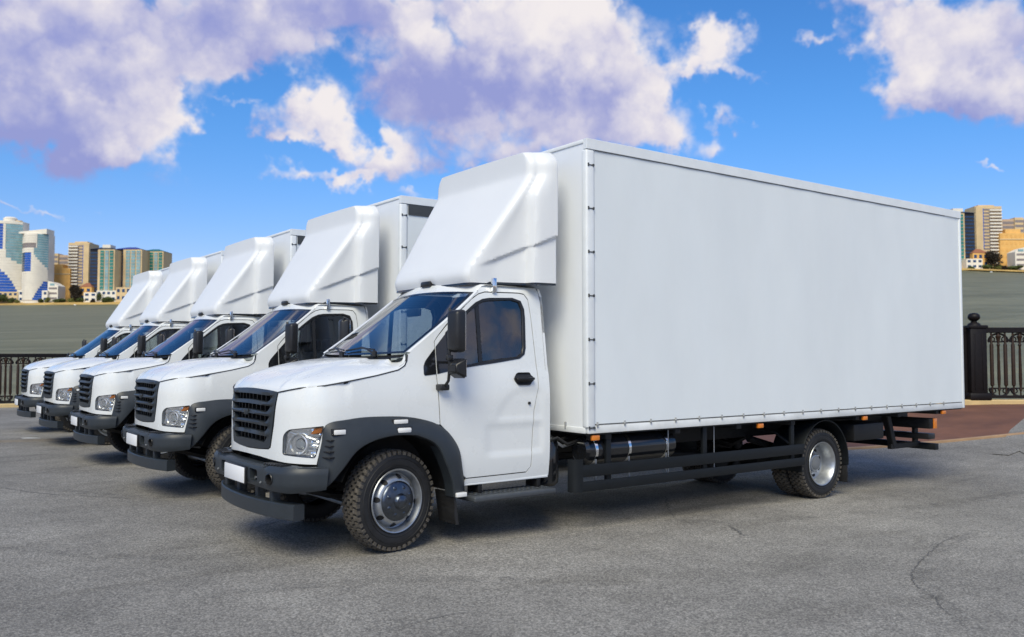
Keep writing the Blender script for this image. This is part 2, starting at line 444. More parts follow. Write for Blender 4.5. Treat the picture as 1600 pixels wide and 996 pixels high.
mat('plinth_stone', (.60, .44, .21), .8, var=.12, vscale=2, bump=.2, bscale=14)
mat('embankment_stone', (.20, .18, .16), .9, var=.25, vscale=1, bump=.3, bscale=5)
mat('road_paint', (.75, .75, .72), .6, var=.2, vscale=20)
mat('iron_bronze', (.030, .016, .010), .5, var=.3, vscale=12, spec=.25)  # orange sunset light on the iron balusters put into the colour
mat('hill_land', (.34, .19, .09), .95, var=.5, vscale=.06)
mat('iron', (.008, .006, .006), .5, var=.3, vscale=12, bump=.06, bscale=60, spec=.25)
mat('bank_sand', (.52, .34, .10), .95, var=.3, vscale=.05, bump=0)
mat('far_land', (.10, .12, .05), .95, var=.3, vscale=.03)

def edge_y(x):                       # river side edge of the paved lot
    return 29.0 if x < 15.4 else 4.30 - (x - 21.22) * .733
def lines(lo, hi, near, fine, far):
    out = []; p = lo
    while p < hi:
        out.append(p); p += fine if abs(p - near) < 22 else far
    out.append(hi); return out
xs = sorted(set([-320, -200, -120, -80] + [round(-50 + i * 1.5, 3) for i in range(0, 63)] + [15.4, 15.401, 43.5, 60, 90]))
V = []; F = []
for xa, xb in zip(xs, xs[1:]):
    if xb - xa < .01: continue
    ea = edge_y(xa + 1e-4); eb = edge_y(xb - 1e-4)
    ysn = [-320, -120, -50] + [-30 + 2.0 * k for k in range(17)]
    ysn = [y for y in ysn if y < min(ea, eb) - .5]
    rows = [(y, y) for y in ysn]
    k = 6
    for q in range(1, k + 1):
        rows.append((ysn[-1] + (ea - ysn[-1]) * q / k, ysn[-1] + (eb - ysn[-1]) * q / k))
    for (a0, b0), (a1, b1) in zip(rows, rows[1:]):
        o = len(V); V += [(xa, a0, ground_z(xa)), (xb, b0, ground_z(xb)), (xb, b1, ground_z(xb)), (xa, a1, ground_z(xa))]; F.append((o, o + 1, o + 2, o + 3))
ground = obj('ground', V, F, 'asphalt', None, False); ground['kind'] = 'structure'
_bm = bmesh.new(); _bm.from_mesh(ground.data); bmesh.ops.remove_doubles(_bm, verts=_bm.verts, dist=.002); _bm.to_mesh(ground.data); _bm.free()
ground.data.polygons.foreach_set('use_smooth', [True] * len(ground.data.polygons))

def ground_at(u, v):                 # where the sight line through a picture point meets the lot
    d = ray(u, v); z = 0.0
    for _ in range(12):
        t = (z - CAM.z) / d.z; p = CAM + d * t; z = ground_z(p.x)
    return p
def crack(pts, w0, lift=.005):
    P = [Vector((*ground_at(u, v).xy, 0)) for u, v in pts]
    P = catmull(P, 16); V = []; F = []
    rnd = random.Random(int(pts[0][0]))
    for i, p in enumerate(P):
        t = (P[min(i + 1, len(P) - 1)] - P[max(i - 1, 0)]).normalized(); n = Vector((-t.y, t.x, 0))
        w = w0 * (.25 + rnd.random()) * math.sin(math.pi * min(1, max(.03, i / (len(P) - 1)))) ** .4
        p = p + n * rnd.uniform(-2.2, 2.2) * w0
        for s in (-1, 1):
            q = p + n * w * s; V.append((q.x, q.y, ground_z(q.x) + lift))
    F = [(2 * i, 2 * i + 1, 2 * i + 3, 2 * i + 2) for i in range(len(P) - 1)]
    return obj('crack', V, F, 'crack_tar', ground, False)
crack([(378, 832), (405, 824), (432, 816), (455, 810)], .012)
crack([(1140, 822), (1152, 830), (1163, 838)], .012)
crack([(60, 740), (110, 732), (170, 724), (215, 716)], .014)
crack([(0, 762), (60, 771), (140, 776), (215, 780)], .009)
crack([(1500, 836), (1470, 850), (1448, 868), (1425, 895), (1431, 915), (1447, 925)], .006)
crack([(1447, 925), (1462, 935), (1470, 950), (1490, 965)], .005)
crack([(600, 985), (700, 962), (760, 955)], .004)
crack([(1040, 775), (1044, 795), (1056, 812)], .010)

def mark_material():
    m = bpy.data.materials.new('tyre_mark'); m.use_nodes = True; MATS['tyre_mark'] = m
    nt = m.node_tree; b = nt.nodes['Principled BSDF']; b.inputs['Base Color'].default_value = (.07, .068, .065, 1); b.inputs['Roughness'].default_value = .9
    tr = nt.nodes.new('ShaderNodeBsdfTransparent'); mx = nt.nodes.new('ShaderNodeMixShader')
    n = nt.nodes.new('ShaderNodeTexNoise'); n.inputs['Scale'].default_value = 5.0; n.inputs['Detail'].default_value = 8; n.inputs['Roughness'].default_value = .75
    tc = nt.nodes.new('ShaderNodeTexCoord'); nt.links.new(tc.outputs['Object'], n.inputs['Vector'])
    mr = nt.nodes.new('ShaderNodeMapRange'); mr.inputs[1].default_value = .45; mr.inputs[2].default_value = .8; mr.inputs[3].default_value = .0; mr.inputs[4].default_value = .42
    nt.links.new(n.outputs['Fac'], mr.inputs[0]); nt.links.new(mr.outputs[0], mx.inputs[0]); nt.links.new(tr.outputs[0], mx.inputs[1]); nt.links.new(b.outputs[0], mx.inputs[2])
    nt.links.new(mx.outputs[0], nt.nodes['Material Output'].inputs[0])
mark_material()
def tyre_mark(pts, w0):
    P = catmull([Vector((*ground_at(u, v).xy, 0)) for u, v in pts], 12); V = []
    for i, p in enumerate(P):
        t = (P[min(i + 1, len(P) - 1)] - P[max(i - 1, 0)]).normalized(); n = Vector((-t.y, t.x, 0))
        for s in (-1, 1): q = p + n * w0 * s; V.append((q.x, q.y, ground_z(q.x) + .009))
    return obj('tyre_mark', V, [(2 * i, 2 * i + 1, 2 * i + 3, 2 * i + 2) for i in range(len(P) - 1)], 'tyre_mark', ground, False)
tyre_mark([(-20, 752), (120, 770), (260, 779), (420, 783)], .11)
tyre_mark([(-20, 858), (120, 868), (280, 872), (430, 866)], .10)
tyre_mark([(800, 790), (1000, 812), (1200, 815), (1420, 795), (1600, 770)], .12)
tyre_mark([(1530, 830), (1470, 855), (1440, 890), (1455, 930), (1500, 965), (1570, 995)], .09)
tyre_mark([(300, 935), (500, 915), (720, 905), (950, 915)], .10)
# brown promenade paving, lighter kerb along the asphalt
V = []; F = []
def kerb_y(x): return 1.76 - .53 * (x - 13.7)
pxs = [10.9 + .5 * i for i in range(9)] + [15.39, 15.42] + [16 + .75 * i for i in range(9)] + [23, 25, 27, 30, 34, 38, 43]
for i, x in enumerate(pxs):
    e = edge_y(x) - (.02 if x >= 15.4 else .3); lo = kerb_y(x) + .06
    for k in range(7): V.append((x, lo + (e - lo) * k / 6, ground_z(x) + .012))
F = [(a * 7 + k, (a + 1) * 7 + k, (a + 1) * 7 + k + 1, a * 7 + k + 1) for a in range(len(pxs) - 1) for k in range(6)]
paving = obj('pavement', V, F, 'brown_paving', None, False); paving['kind'] = 'structure'
V = []
for x in pxs:
    for (y, z) in ((-.06, -.05), (-.06, .035), (-.04, .045), (.06, .045), (.08, .035), (.08, -.05)): V.append((x + y * .47, kerb_y(x) + y * .88, ground_z(x) + z))
kerb = obj('kerb', V, grid_faces(len(pxs), 6), 'kerb_stone', None, True); kerb['kind'] = 'structure'
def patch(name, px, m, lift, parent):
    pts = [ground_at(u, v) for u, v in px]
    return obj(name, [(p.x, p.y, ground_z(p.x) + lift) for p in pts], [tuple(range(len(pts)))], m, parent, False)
patch('asphalt_patch', [(1549, 671), (1562, 661), (1578, 651), (1603, 645), (1640, 648), (1640, 666), (1603, 669), (1592, 665), (1575, 671)], 'asphalt', .018, paving)  # cast shadow on the paving, laid as a dark asphalt-coloured polygon
# embankment wall down to the water
V = []; F = []
for x in [-320, -60, 15.40, 15.41, 43.5, 90]:
    V += [(x, edge_y(x) - .004, ground_z(x) - .004), (x, edge_y(x) + .05, -2.6)]
F = [(2 * i, 2 * i + 1, 2 * i + 3, 2 * i + 2) for i in range(5)]
emb = obj('embankment', V, F, 'embankment_stone', None, False); emb['kind'] = 'structure'

# river: far bank left and right of the trucks
FAR = 600.0
def water_material():
    m = bpy.data.materials.new('water'); m.use_nodes = True; MATS['water'] = m
    nt = m.node_tree; N = nt.nodes; L = nt.links; b = N['Principled BSDF']
    tc = N.new('ShaderNodeTexCoord'); mp = N.new('ShaderNodeMapping'); mp.inputs['Rotation'].default_value = (0, 0, -PHI + math.pi / 2)
    mp.inputs['Scale'].default_value = (.16, 1.0, 1.0)
    L.new(tc.outputs['Object'], mp.inputs[0])
    def noise(s, d):
        n = N.new('ShaderNodeTexNoise'); n.inputs['Scale'].default_value = s; n.inputs['Detail'].default_value = d; n.inputs['Roughness'].default_value = .65
        L.new(mp.outputs[0], n.inputs['Vector']); return n.outputs['Fac']
    r = N.new('ShaderNodeValToRGB'); r.color_ramp.elements[0].position = .35; r.color_ramp.elements[1].position = .68
    r.color_ramp.elements[0].color = (.125, .122, .060, 1); r.color_ramp.elements[1].color = (.225, .216, .125, 1)
    L.new(noise(.22, 8), r.inputs[0]); L.new(r.outputs[0], b.inputs['Base Color'])
    b.inputs['Roughness'].default_value = .45; b.inputs['IOR'].default_value = 1.33; b.inputs['Specular IOR Level'].default_value = .12
    bp = N.new('ShaderNodeBump'); bp.inputs['Strength'].default_value = 1.0; bp.inputs['Distance'].default_value = .5
    L.new(noise(.35, 7), bp.inputs['Height']); L.new(bp.outputs[0], b.inputs['Normal'])
water_material()
def shore_v(u):                      # picture height of the far waterline
    if u < 800: return 477.0 + (u / 800.0) * -6.0
    if u < 1500: return 471.0 - (u - 800) / 700.0 * 48
    return 423.0 + (u - 1500) * .035
cols = [-1500, -700, -300, -100, 0, 100, 200, 300, 500, 700, 800, 900, 1000, 1200, 1350, 1450, 1500, 1550, 1600, 1700, 1900, 2300, 3000]
V = []; rows = 14
for u in cols:
    far = at_depth(u, shore_v(max(-300, min(u, 1900))), FAR)
    d = ray(u, 498); dh = Vector((d.x, d.y, 0)) / d.dot(VH)
    # near shore
    t = 4.0
    p = CAM.copy()
    while t < 200 and (p.y < edge_y(p.x) + .02 if p.x > -300 else False):
        t += .1; p = CAM + dh * t
    near = Vector((p.x, p.y, -1.6))
    for k in range(rows):
        V.append(near.lerp(far, (k / (rows - 1)) ** 1.5))
river = obj('river', V, grid_faces(len(cols), rows), 'water', None, True, angle=180); river['kind'] = 'structure'
# far bank: sandy strip and land behind it
V = []
for u in cols:
    p = at_depth(u, shore_v(max(-300, min(u, 1900))), FAR)
    for (dep, dz) in ((-14, -1.0), (-9, 0.4), (-2, 1.5), (14, 2.2), (60, 2.6), (300, 2.7)): V.append(p + VH * dep + UP * dz)
fb = obj('far_bank', V, grid_faces(len(cols), 6), ['bank_sand', 'far_land'], None, True, [0 if (i % 5) < 3 else 1 for i in range((len(cols) - 1) * 5)], 180); fb['kind'] = 'structure'

# low built-up ridge on the landward side of the lot
V = []; n = 60
rnd = random.Random(4)
for i in range(n + 1):
    a = math.radians(175 + 130 * i / n); h = 6.5 + 2.5 * math.sin(i * .5) + rnd.uniform(-.8, .8)
    for (r_, z) in ((170, -.5), (176, h * .55), (190, h), (260, h * .8)):
        V.append((math.cos(a) * r_, math.sin(a) * r_, z))
hill = obj('hill', V, grid_faces(n + 1, 4), 'hill_land', None, True, angle=180); hill['kind'] = 'structure'

# ------------------------------------------------------------------ the truck (forward = -X, driver's side = -Y)
PLAN = catmull([(-1.055, 0, 0), (-1.045, .3, 0), (-1.02, .55, 0), (-.985, .70, 0), (-.93, .82, 0), (-.85, .93, 0), (-.76, .995, 0), (-.66, 1.025, 0), (-.5, 1.036, 0), (0, 1.04, 0), (.5, 1.04, 0), (1.0, 1.04, 0), (1.4, 1.038, 0), (1.9, 1.03, 0)], 14)
PL = [0.0]
for a, b in zip(PLAN, PLAN[1:]): PL.append(PL[-1] + (b - a).length)
def plan_at(s):
    if s <= 0: return Vector((PLAN[0].x, s, 0)), Vector((1, 0, 0))
    lo, hi = 0, len(PL) - 1
    while hi - lo > 1:
        mid = (lo + hi) // 2
        if PL[mid] <= s: lo = mid
        else: hi = mid
    t = (s - PL[lo]) / (PL[lo + 1] - PL[lo]); p = PLAN[lo].lerp(PLAN[lo + 1], t)
    ta = (PLAN[min(lo + 1, len(PLAN) - 1)] - PLAN[max(lo - 1, 0)]).normalized(); tb = (PLAN[min(lo + 2, len(PLAN) - 1)] - PLAN[lo]).normalized()
    tt = ta.lerp(tb, t).normalized()
    return p, Vector((tt.y, -tt.x, 0))      # inward normal
def s_of_x(x):
    lo, hi = 0.0, PL[-1]
    for _ in range(40):
        mid = (lo + hi) / 2
        if plan_at(mid)[0].x < x: lo = mid
        else: hi = mid
    return lo
def s_of_y(y):
    lo, hi = 0.0, s_of_x(-.66)
    for _ in range(40):
        mid = (lo + hi) / 2
        if plan_at(mid)[0].y < y: lo = mid
        else: hi = mid
    return lo
S0 = s_of_x(-.5) + .5                      # s = S0 + x along the straight flank
def sx(x): return S0 + x if x > -.5 else s_of_x(x)
def inset(z, s):
    v = 0.0
    if z < .9: v += .03 * ((.9 - z) / .35) ** 2
    if z > 1.35: v += .28 * (min(z, 1.72) - 1.35) ** 2
    if z > 1.72: v += (z - 1.72) * .125 + .10 * max(0, z - 2.42) + (max(0, z - 2.50) * 6) ** 2 * .12
    x = s - S0
    if -.2 < x < 1.75:                     # pressed relief of the doors
        v += .012 * sst(z, .82, .86) * (1 - sst(z, 1.10, 1.16)) * sst(x, .98, 1.10)
        rr = math.hypot((x - 1.62) * 1.0, (z - 1.02) * 1.0)
        v += .008 * (1 - sst(rr, .47, .53)) * sst(z, 1.16, 1.22) * (1 - sst(z, 1.45, 1.52))
    if z > 1.3 and s < S0 - .5: v += .25 * (z - 1.3) ** 2
    return v
def body(side):
    def f(s, z, d):
        p, n = plan_at(s); q = p + n * (inset(z, s) + d)
        return Vector((q.x, q.y * side, z))
    return f
ARCH_OUT = [(-.775, .855), (-.745, 1.05), (-.705, 1.222), (-.5, 1.262), (-.29, 1.277), (.06, 1.266), (.28, 1.228), (.43, 1.178), (.56, 1.092), (.68, .93), (.728, .73), (.757, .60), (.775, .49)]
ARCH_IN = [(-.735, .66), (-.67, .72), (-.58, .83), (-.45, .98), (-.286, 1.06), (-.078, 1.097), (.10, 1.092), (.192, 1.075), (.375, .986), (.484, .807), (.565, .623), (.59, .53), (.602, .462)]
DOOR = [(.455, 1.98), (.452, 1.65), (.482, 1.172), (.56, 1.098), (.68, .936), (.730, .735), (.757, .655), (.790, .627), (1.54, .632), (1.595, .68), (1.637, 1.263), (1.70, 1.50), (1.700, 1.62), (1.672, 2.238), (1.650, 2.44), (1.61, 2.495), (1.54, 2.505), (1.10, 2.498), (1.02, 2.475), (.93, 2.42), (.75, 2.275), (.60, 2.135), (.495, 2.03)]
WIN = [(.60, 1.70), (.59, 2.07), (.70, 2.17), (.807, 2.255), (.97, 2.378), (1.06, 2.418), (1.14, 2.432), (1.44, 2.447), (1.545, 2.42), (1.582, 2.335), (1.583, 2.236), (1.562, 1.93), (1.54, 1.86), (1.474, 1.818), (.971, 1.755)]
def ws_edge(b):          # windscreen side edge (driver side, y positive here)
    return Vector((.138 + (.984 - .138) * b + .035 * math.sin(math.pi * b), .93 + (.86 - .93) * b, 1.867 + (2.497 - 1.867) * b + .012 * math.sin(math.pi * b)))
def ws(a, b):            # a in [-1, 1] across, b in [0, 1] up
    e = ws_edge(b); k = 1 - abs(a) ** 2.2
    return Vector((e.x - (.17 - .04 * b) * k, e.y * a, e.z + (-.02 + .05 * b) * k))

def smin(a, b): return .5 * (a + b - math.sqrt((a - b) ** 2 + .002))
def smax(a, b): return .5 * (a + b + math.sqrt((a - b) ** 2 + .0025))
def make_truck():
    T = empty('box_truck')
    # ---- cab shell: front corner, wing, pillars, sill
    hood_seam = [(.138, 1.855), (.128, 1.80), (.10, 1.752), (.03, 1.712), (-.2, 1.662), (-.5, 1.612), (-.72, 1.576)]
    for side in (-1, 1):
        B = body(side)
        ap = []
        for k in range(9):
            e = ws_edge(1 - k / 8); ap.append((sx(e.x + .035), e.z + .004))
        out = [(sx(1.85), .57), (sx(1.855), 1.1), (sx(1.857), 1.66), (sx(1.835), 2.2), (sx(1.815), 2.50), (sx(1.805), 2.575), (sx(1.12), 2.575), (sx(1.05), 2.545)]
        out += ap
        out += [(sx(x) + (.008 if x > .09 else 0), z - .009) for x, z in hood_seam]
        out += [(s_of_y(.86), 1.547), (s_of_y(.72), 1.521), (s_of_y(.615), 1.503), (s_of_y(.603), 1.42), (s_of_y(.568), 1.2), (s_of_y(.515), .995), (s_of_y(.47), .975), (s_of_y(.25), .962), (0, .955), (0, .905), (s_of_y(.3), .90), (s_of_y(.6), .885), (s_of_y(.75), .875), (sx(-.78), .868)]
        out += [(sx(x), z) for x, z in ARCH_OUT[1:8]]
        # round the door opening
        gap = .011
        out += [(sx(.482 - gap), 1.172), (sx(.452 - gap), 1.65), (sx(.455 - gap), 1.98), (sx(.495 - gap), 2.034), (sx(.60 - gap), 2.146), (sx(.75 - .008), 2.287), (sx(.93 - .006), 2.432), (sx(1.02), 2.486), (sx(1.10), 2.509), (sx(1.54), 2.516), (sx(1.614), 2.506), (sx(1.661), 2.446), (sx(1.683), 2.238), (sx(1.711), 1.62), (sx(1.711), 1.50), (sx(1.648), 1.263), (sx(1.606), .678), (sx(1.545), .621), (sx(.79), .616), (sx(.765), .57)]
        lamp = rounded([(s_of_y(.700), .945), (s_of_y(.705), 1.12), (s_of_y(.765), 1.175), (sx(-.722), 1.212), (sx(-.765), 1.02), (sx(-.79), .925)], [.03, .06, .06, .015, .02, .02])
        sh = panel('cab_shell', out, [lamp], B, .035, .02, ['paint', 'trim_grey'], T)
        # A pillar: rolled strip between flank and windscreen
        Vv = []; n = 24; m = 7
        for i in range(n):
            b = i / (n - 1); e = ws_edge(b); A = B(sx(e.x + .035), e.z + .004, 0); e = Vector((e.x, e.y * side, e.z))
            nrm = Vector((-.45, side * .75, .45)).normalized()
            for j in range(m):
                t = j / (m - 1); Vv.append(A.lerp(e, t) + nrm * .022 * math.sin(math.pi * t) ** .8)
        obj('windscreen_pillar', Vv, grid_faces(n, m), 'paint', T, angle=60)
        # ---- headlight in its opening
        glass = panel('headlight', lamp, [], lambda s, z, d: B(s, z, d + .003), .03, 0, 'lamp_glass', T)
        def bowl(s, z, d):
            return B(s, z, d + .016 + .034 * sst(s, s_of_y(.74), s_of_y(.90)) + .012 * math.sin(z * 60) * (1 if s > s_of_y(.95) else 0))
        panel('reflector', lamp, [], bowl, .02, .01, 'reflector_chrome', glass)
        # bezel wall round the opening
        ring = dens(lamp, .03); Vv = [B(u, v, .001) for u, v in ring] + [B(u, v, .03 + .034 * sst(u, s_of_y(.74), s_of_y(.90))) for u, v in ring]
        obj('bezel', Vv, grid_faces(2, len(ring), True), 'lamp_chrome', glass)
        edge_in = []
        cx0 = sum(p[0] for p in ring) / len(ring); cz0 = sum(p[1] for p in ring) / len(ring)
        Vv = [B(u, v, -.002) for u, v in ring] + [B(cx0 + (u - cx0) * .955, cz0 + (v - cz0) * .945, -.001) for u, v in ring]
        obj('seal', Vv, grid_faces(2, len(ring), True), 'gloss_black', glass)
        c = B(s_of_y(.86), 1.045, .036); ax = Vector((-.86, side * .5, 0)).normalized()
        mt = ax.to_track_quat('Z', 'Y').to_matrix()
        def lathe_at(nm, prof, mm, seg=28):
            bm = bmesh.new(); add_lathe(bm, prof, seg, (0, 0, 0), 'Z')
            for v in bm.verts: v.co = c + mt @ v.co
            bmesh.ops.recalc_face_normals(bm, faces=bm.faces)
            return bm_obj(nm, bm, mm, glass)
        lathe_at('projector_ring', [(.098, -.03), (.098, .02), (.090, .032), (.080, .024), (.074, -.01), (.05, -.035), (.02, -.045), (.001, -.046)], 'lamp_chrome')
        lathe_at('projector_lens', [(.052, -.02), (.050, .0), (.040, .012), (.022, .020), (.001, .023)], 'lamp_glass')
        lathe_at('projector_core', [(.054, -.02), (.054, -.03), (.001, -.03)], 'black_plastic')
        for (ya, za, yb, zb, mm) in ((.735, .97, .775, 1.09, 'lamp_chrome'), (.78, 1.145, .98, 1.085, 'lamp_chrome')):
            tube('lamp_blade', [B(s_of_y(ya), za, .016), B(s_of_y((ya + yb) / 2), (za + zb) / 2 + .01, .020), B(s_of_y(yb), zb, .024)], .010, mm, glass, 8)
        for k in range(4):
            tube('lamp_rib', [B(sx(-.795 + .009 * k), .958 + .032 * k, .028), B(sx(-.87 + .004 * k), .958 + .032 * k, .034)], .007, 'lamp_chrome', glass, 6)
        panel('indicator_lens', [(sx(-.83), 1.135), (sx(-.745), 1.15), (sx(-.735), 1.195), (sx(-.80), 1.185)], [], lambda s, z, d: B(s, z, d + .026), .03, .01, 'amber', glass)
        # ---- wheel arch flare
        o = resample(catmull([(*p, 0) for p in ARCH_OUT], 8), 64); i_ = resample(catmull([(*p, 0) for p in ARCH_IN], 8), 64)
        Vv = []; prof = [(0, -.002, 0), (0, .022, 0), (.12, .046, 0), (.45, .085, 0), (.82, .105, 0), (.96, .104, 0), (1.0, .092, 0), (1.0, -.06, 0)]
        for k in range(64):
            po, pi = o[k], i_[k]
            fade = 1.0 if k > 10 else .75 + .25 * k / 10
            for (t, y, _) in prof:
                q = po.lerp(pi, t)
                w = B(sx(max(-.82, q.x)), min(q.y, 1.3), 0); wy = abs(w.y)
                base = max(wy, 1.0 if q.x > -.6 else wy)
                Vv.append(Vector((w.x if q.x < -.5 else q.x, side * (base + y * fade), q.y)))
        fl = obj('wheel_arch_flare', Vv, grid_faces(64, len(prof)), 'plastic', T, angle=28)
        # side marker on the flare, repeater, vent recess behind the headlight, lower tip lamp
        def fbox(nm, x0, x1, z0, z1, y0, y1, mm, bev=.006):
            return box(nm, x0, x1, side * y0, side * y1, z0, z1, mm, fl, bev)
        fbox('side_marker', -.07, .075, 1.205, 1.243, 1.08, 1.124, 'white_lens')
        fbox('marker_socket', -.085, .09, 1.198, 1.25, 1.05, 1.112, 'black_plastic')
        fbox('side_repeater', -.045, .10, 1.12, 1.168, 1.10, 1.150, 'white_lens', .014)
        fbox('repeater_socket', -.06, .115, 1.11, 1.178, 1.08, 1.136, 'black_plastic', .01)
        fbox('tip_reflector', .615, .735, .462, .505, 1.06, 1.128, 'white_lens')
        fbox('corner_marker', -.672, -.56, 1.135, 1.178, 1.06, 1.122, 'white_lens')
        fbox('marker_socket', -.682, -.55, 1.127, 1.187, 1.03, 1.110, 'black_plastic')
        for k in range(4):
            x0 = -.715 - .008 * k; z0 = 1.078 - .050 * k
            box('vent_louvre', x0, x0 + .150 - .014 * k, side * 1.03, side * (1.112 + .006 * k), z0, z0 + .012, 'black_plastic', fl, .004, 1, ((x0, side * 1.08, z0), Matrix.Rotation(side * R(-16), 3, 'Z')))
        # inner wheel arch liner
        Vv = []
        for k in range(25):
            a = math.pi * (.02 + .86 * k / 24)
            for y in (1.09, .85, .58, .50): Vv.append((.0 + .625 * math.cos(a) * (1 if y > .5 else .0), side * y, .47 + .64 * math.sin(a) * (1 if y > .5 else .0)))
        obj('wheel_arch_liner', Vv, grid_faces(25, 4), 'chassis', T)
        # ---- door
        D = panel('door', [(sx(x), z) for x, z in DOOR], [[(sx(x), z) for x, z in WIN]], B, .035, .045, ['paint', 'trim_dark'], T)
        # dark backing strip that puts shade into the door shut line
        dl = dens([(sx(x), z) for x, z in DOOR], .06); Vv = []
        dcx = sum(p[0] for p in dl) / len(dl); dcz = sum(p[1] for p in dl) / len(dl)
        for (k_, d_) in ((-.012, .016), (.022, .016)):
            for (u, v) in dl:
                l_ = math.hypot(u - dcx, v - dcz); Vv.append(B(u + (u - dcx) / l_ * k_, v + (v - dcz) / l_ * k_, d_))
        obj('door_seal', Vv, grid_faces(2, len(dl), True), 'chassis', D)  # added dark strip in place of the shade in the door gap
        Vv = []
        for (x, z) in hood_seam:
            Vv += [B(sx(x), z - .025, .014), B(sx(x), z + .012, .022)]
        for (y, z) in ((.86, 1.556), (.72, 1.530), (.615, 1.512)):
            Vv += [B(s_of_y(y), z - .025, .014), B(s_of_y(y), z + .012, .022)]
        obj('bonnet_gutter', Vv, grid_faces(len(Vv) // 2, 2), 'chassis', sh)  # dark strip added behind the bonnet gap to put shade in it
        tube('bonnet_seal', [B(sx(x), z - .006, -.001 if x > -.3 else -.006) for x, z in hood_seam] + [B(s_of_y(y), z - .007, -.007) for y, z in ((.86, 1.556), (.78, 1.541), (.70, 1.527), (.62, 1.514))], .0055, 'chassis', sh, 6)  # dark line added along the bonnet joint in place of its shaded gap
        wl = dens([(sx(x), z) for x, z in WIN], .04)
        wx = sum(p[0] for p in wl) / len(wl); wz = sum(p[1] for p in wl) / len(wl)
        def shrink(u, v, k):
            dx, dz = u - wx, v - wz; l = math.hypot(dx, dz); return (u - dx / l * k, v - dz / l * k)
        Vv = []
        for (k, d) in ((-.012, -.002), (-.010, -.006), (.018, -.004), (.026, .006), (.026, .02)):
            for (u, v) in wl: Vv.append(B(*shrink(u, v, k), d))
        obj('window_seal', Vv, grid_faces(5, len(wl), True), 'black_plastic', D)
        gl = [shrink(u, v, .015) for u, v in wl]
        panel('window_glass', gl, [], lambda s, z, d: B(s, z, d + .012), .06, 0, 'side_glass', D)
        Vv = []
        for (x, z) in ((.965, 1.765), (1.008, 1.77), (1.008, 2.395), (.965, 2.372)):
            Vv.append(B(sx(x), z, .004))
        for (x, z) in ((.965, 1.765), (1.008, 1.77), (1.008, 2.395), (.965, 2.372)):
            Vv.append(B(sx(x), z, .03))
        obj('window_divider', Vv, [(0, 1, 2, 3), (7, 6, 5, 4), (0, 4, 5, 1), (1, 5, 6, 2), (2, 6, 7, 3), (3, 7, 4, 0)], 'black_plastic', D, False)
        # black triangle ahead of the window: one half on the wing, one on the door
        panel('quarter_trim', rounded([(sx(.305), 1.648), (sx(.445), 1.662), (sx(.445), 1.915), (sx(.330), 1.79), (sx(.308), 1.74)], [.02, .0, .0, .03, .02]), [], lambda s, z, d: B(s, z, d - .005), .04, .012, 'gloss_black', sh)
        panel('quarter_trim', [(sx(.458), 1.664), (sx(.595), 1.690), (sx(.585), 2.065), (sx(.458), 1.93)], [], lambda s, z, d: B(s, z, d - .005), .04, .012, 'gloss_black', D)
        # handle: recessed dish, bar and rim
        hs = rounded([(sx(1.375), 1.60), (sx(1.43), 1.535), (sx(1.59), 1.535), (sx(1.645), 1.60), (sx(1.59), 1.668), (sx(1.43), 1.668)], .025)
        panel('handle', hs, [], lambda s, z, d: B(s, z, d - .016 + .016 * max(0, 1 - abs(z - 1.642) / .02) + .016 * max(0, 1 - abs(z - 1.560) / .018)), .012, .014, 'black_plastic', D)
        box('handle_bar', 1.40, 1.62, side * 1.035, side * 1.080, 1.588, 1.616, 'black_plastic', D, .010)
        lathe('lock_barrel', [(.016, side * 1.025), (.016, side * 1.042), (.001, side * 1.043)], 12, 'gloss_black', D, (1.575, 0, 1.345))
        # ---- step below the door
        st = box('cab_step', .80, 1.84, side * .82, side * 1.165, .395, .452, 'step_grey', T, .018, 3)
        for k in range(16):
            x0 = .86 + k * .06
            for q in range(3):
                box('tread_stud', x0, x0 + .032, side * (.87 + q * .08), side * (.92 + q * .08), .450, .462, 'step_grey', st, .004, 1) if side < 0 or k % 4 == 0 else None
        for x in (.95, 1.7):
            box('step_bracket', x, x + .05, side * .80, side * 1.0, .44, .60, 'chassis', st, .006)
        box('sill', .775, 1.84, side * .60, side * 1.012, .548, .572, 'rail_white', T, .006)
        # ---- mud flap behind the front wheel
        Vv = []
        for i in range(7):
            z = .50 - i * .052
            for (x, y) in ((.60 + .02 * i * .4, .74), (.60 + .02 * i * .4 + .01 * math.sin(i), 1.07), (.63 + .02 * i * .4, 1.07), (.63 + .02 * i * .4, .74)): Vv.append((x, side * y, z))
        obj('mud_flap', Vv, grid_faces(7, 4, True) + [(0, 1, 2, 3), (24, 25, 26, 27)], 'rubber', T, False)
        # ---- mirrors on their pole
        my = 1.245
        mh = bmesh.new()
        rot = ((.52, side * my, 2.08), Matrix.Rotation(side * R(-14), 3, 'Z'))
        t = bmesh.new(); bmesh.ops.create_cube(t, size=1)
        for v in t.verts:
            front = v.co.x < 0
            k = .80 if front else 1.0
            v.co = Vector((.525 + v.co.x * .115, side * my + v.co.y * .185 * k, 2.08 + v.co.z * .425 * (.9 if front else 1.0)))
        bmesh.ops.bevel(t, geom=list(t.edges), offset=.032, segments=3, affect='EDGES', profile=.5)
        for v in t.verts: v.co = Vector(rot[0]) + rot[1] @ (v.co - Vector(rot[0]))
        merge(mh, t); mir = bm_obj('mirror', mh, 'black_plastic', T)
        box('mirror_glass', .583, .587, side * (my - .074), side * (my + .074), 1.895, 2.265, 'chrome', mir, .0, 2, rot)
        rot2 = ((.52, side * my, 1.72), Matrix.Rotation(side * R(-14), 3, 'Z'))
        t = bmesh.new(); bmesh.ops.create_cube(t, size=1)
        for v in t.verts:
            front = v.co.x < 0; k = .45 if front else 1.0
            v.co = Vector((.53 + v.co.x * .13, side * my + v.co.y * .185 * (.7 if front else 1), 1.72 + v.co.z * .205 * k))
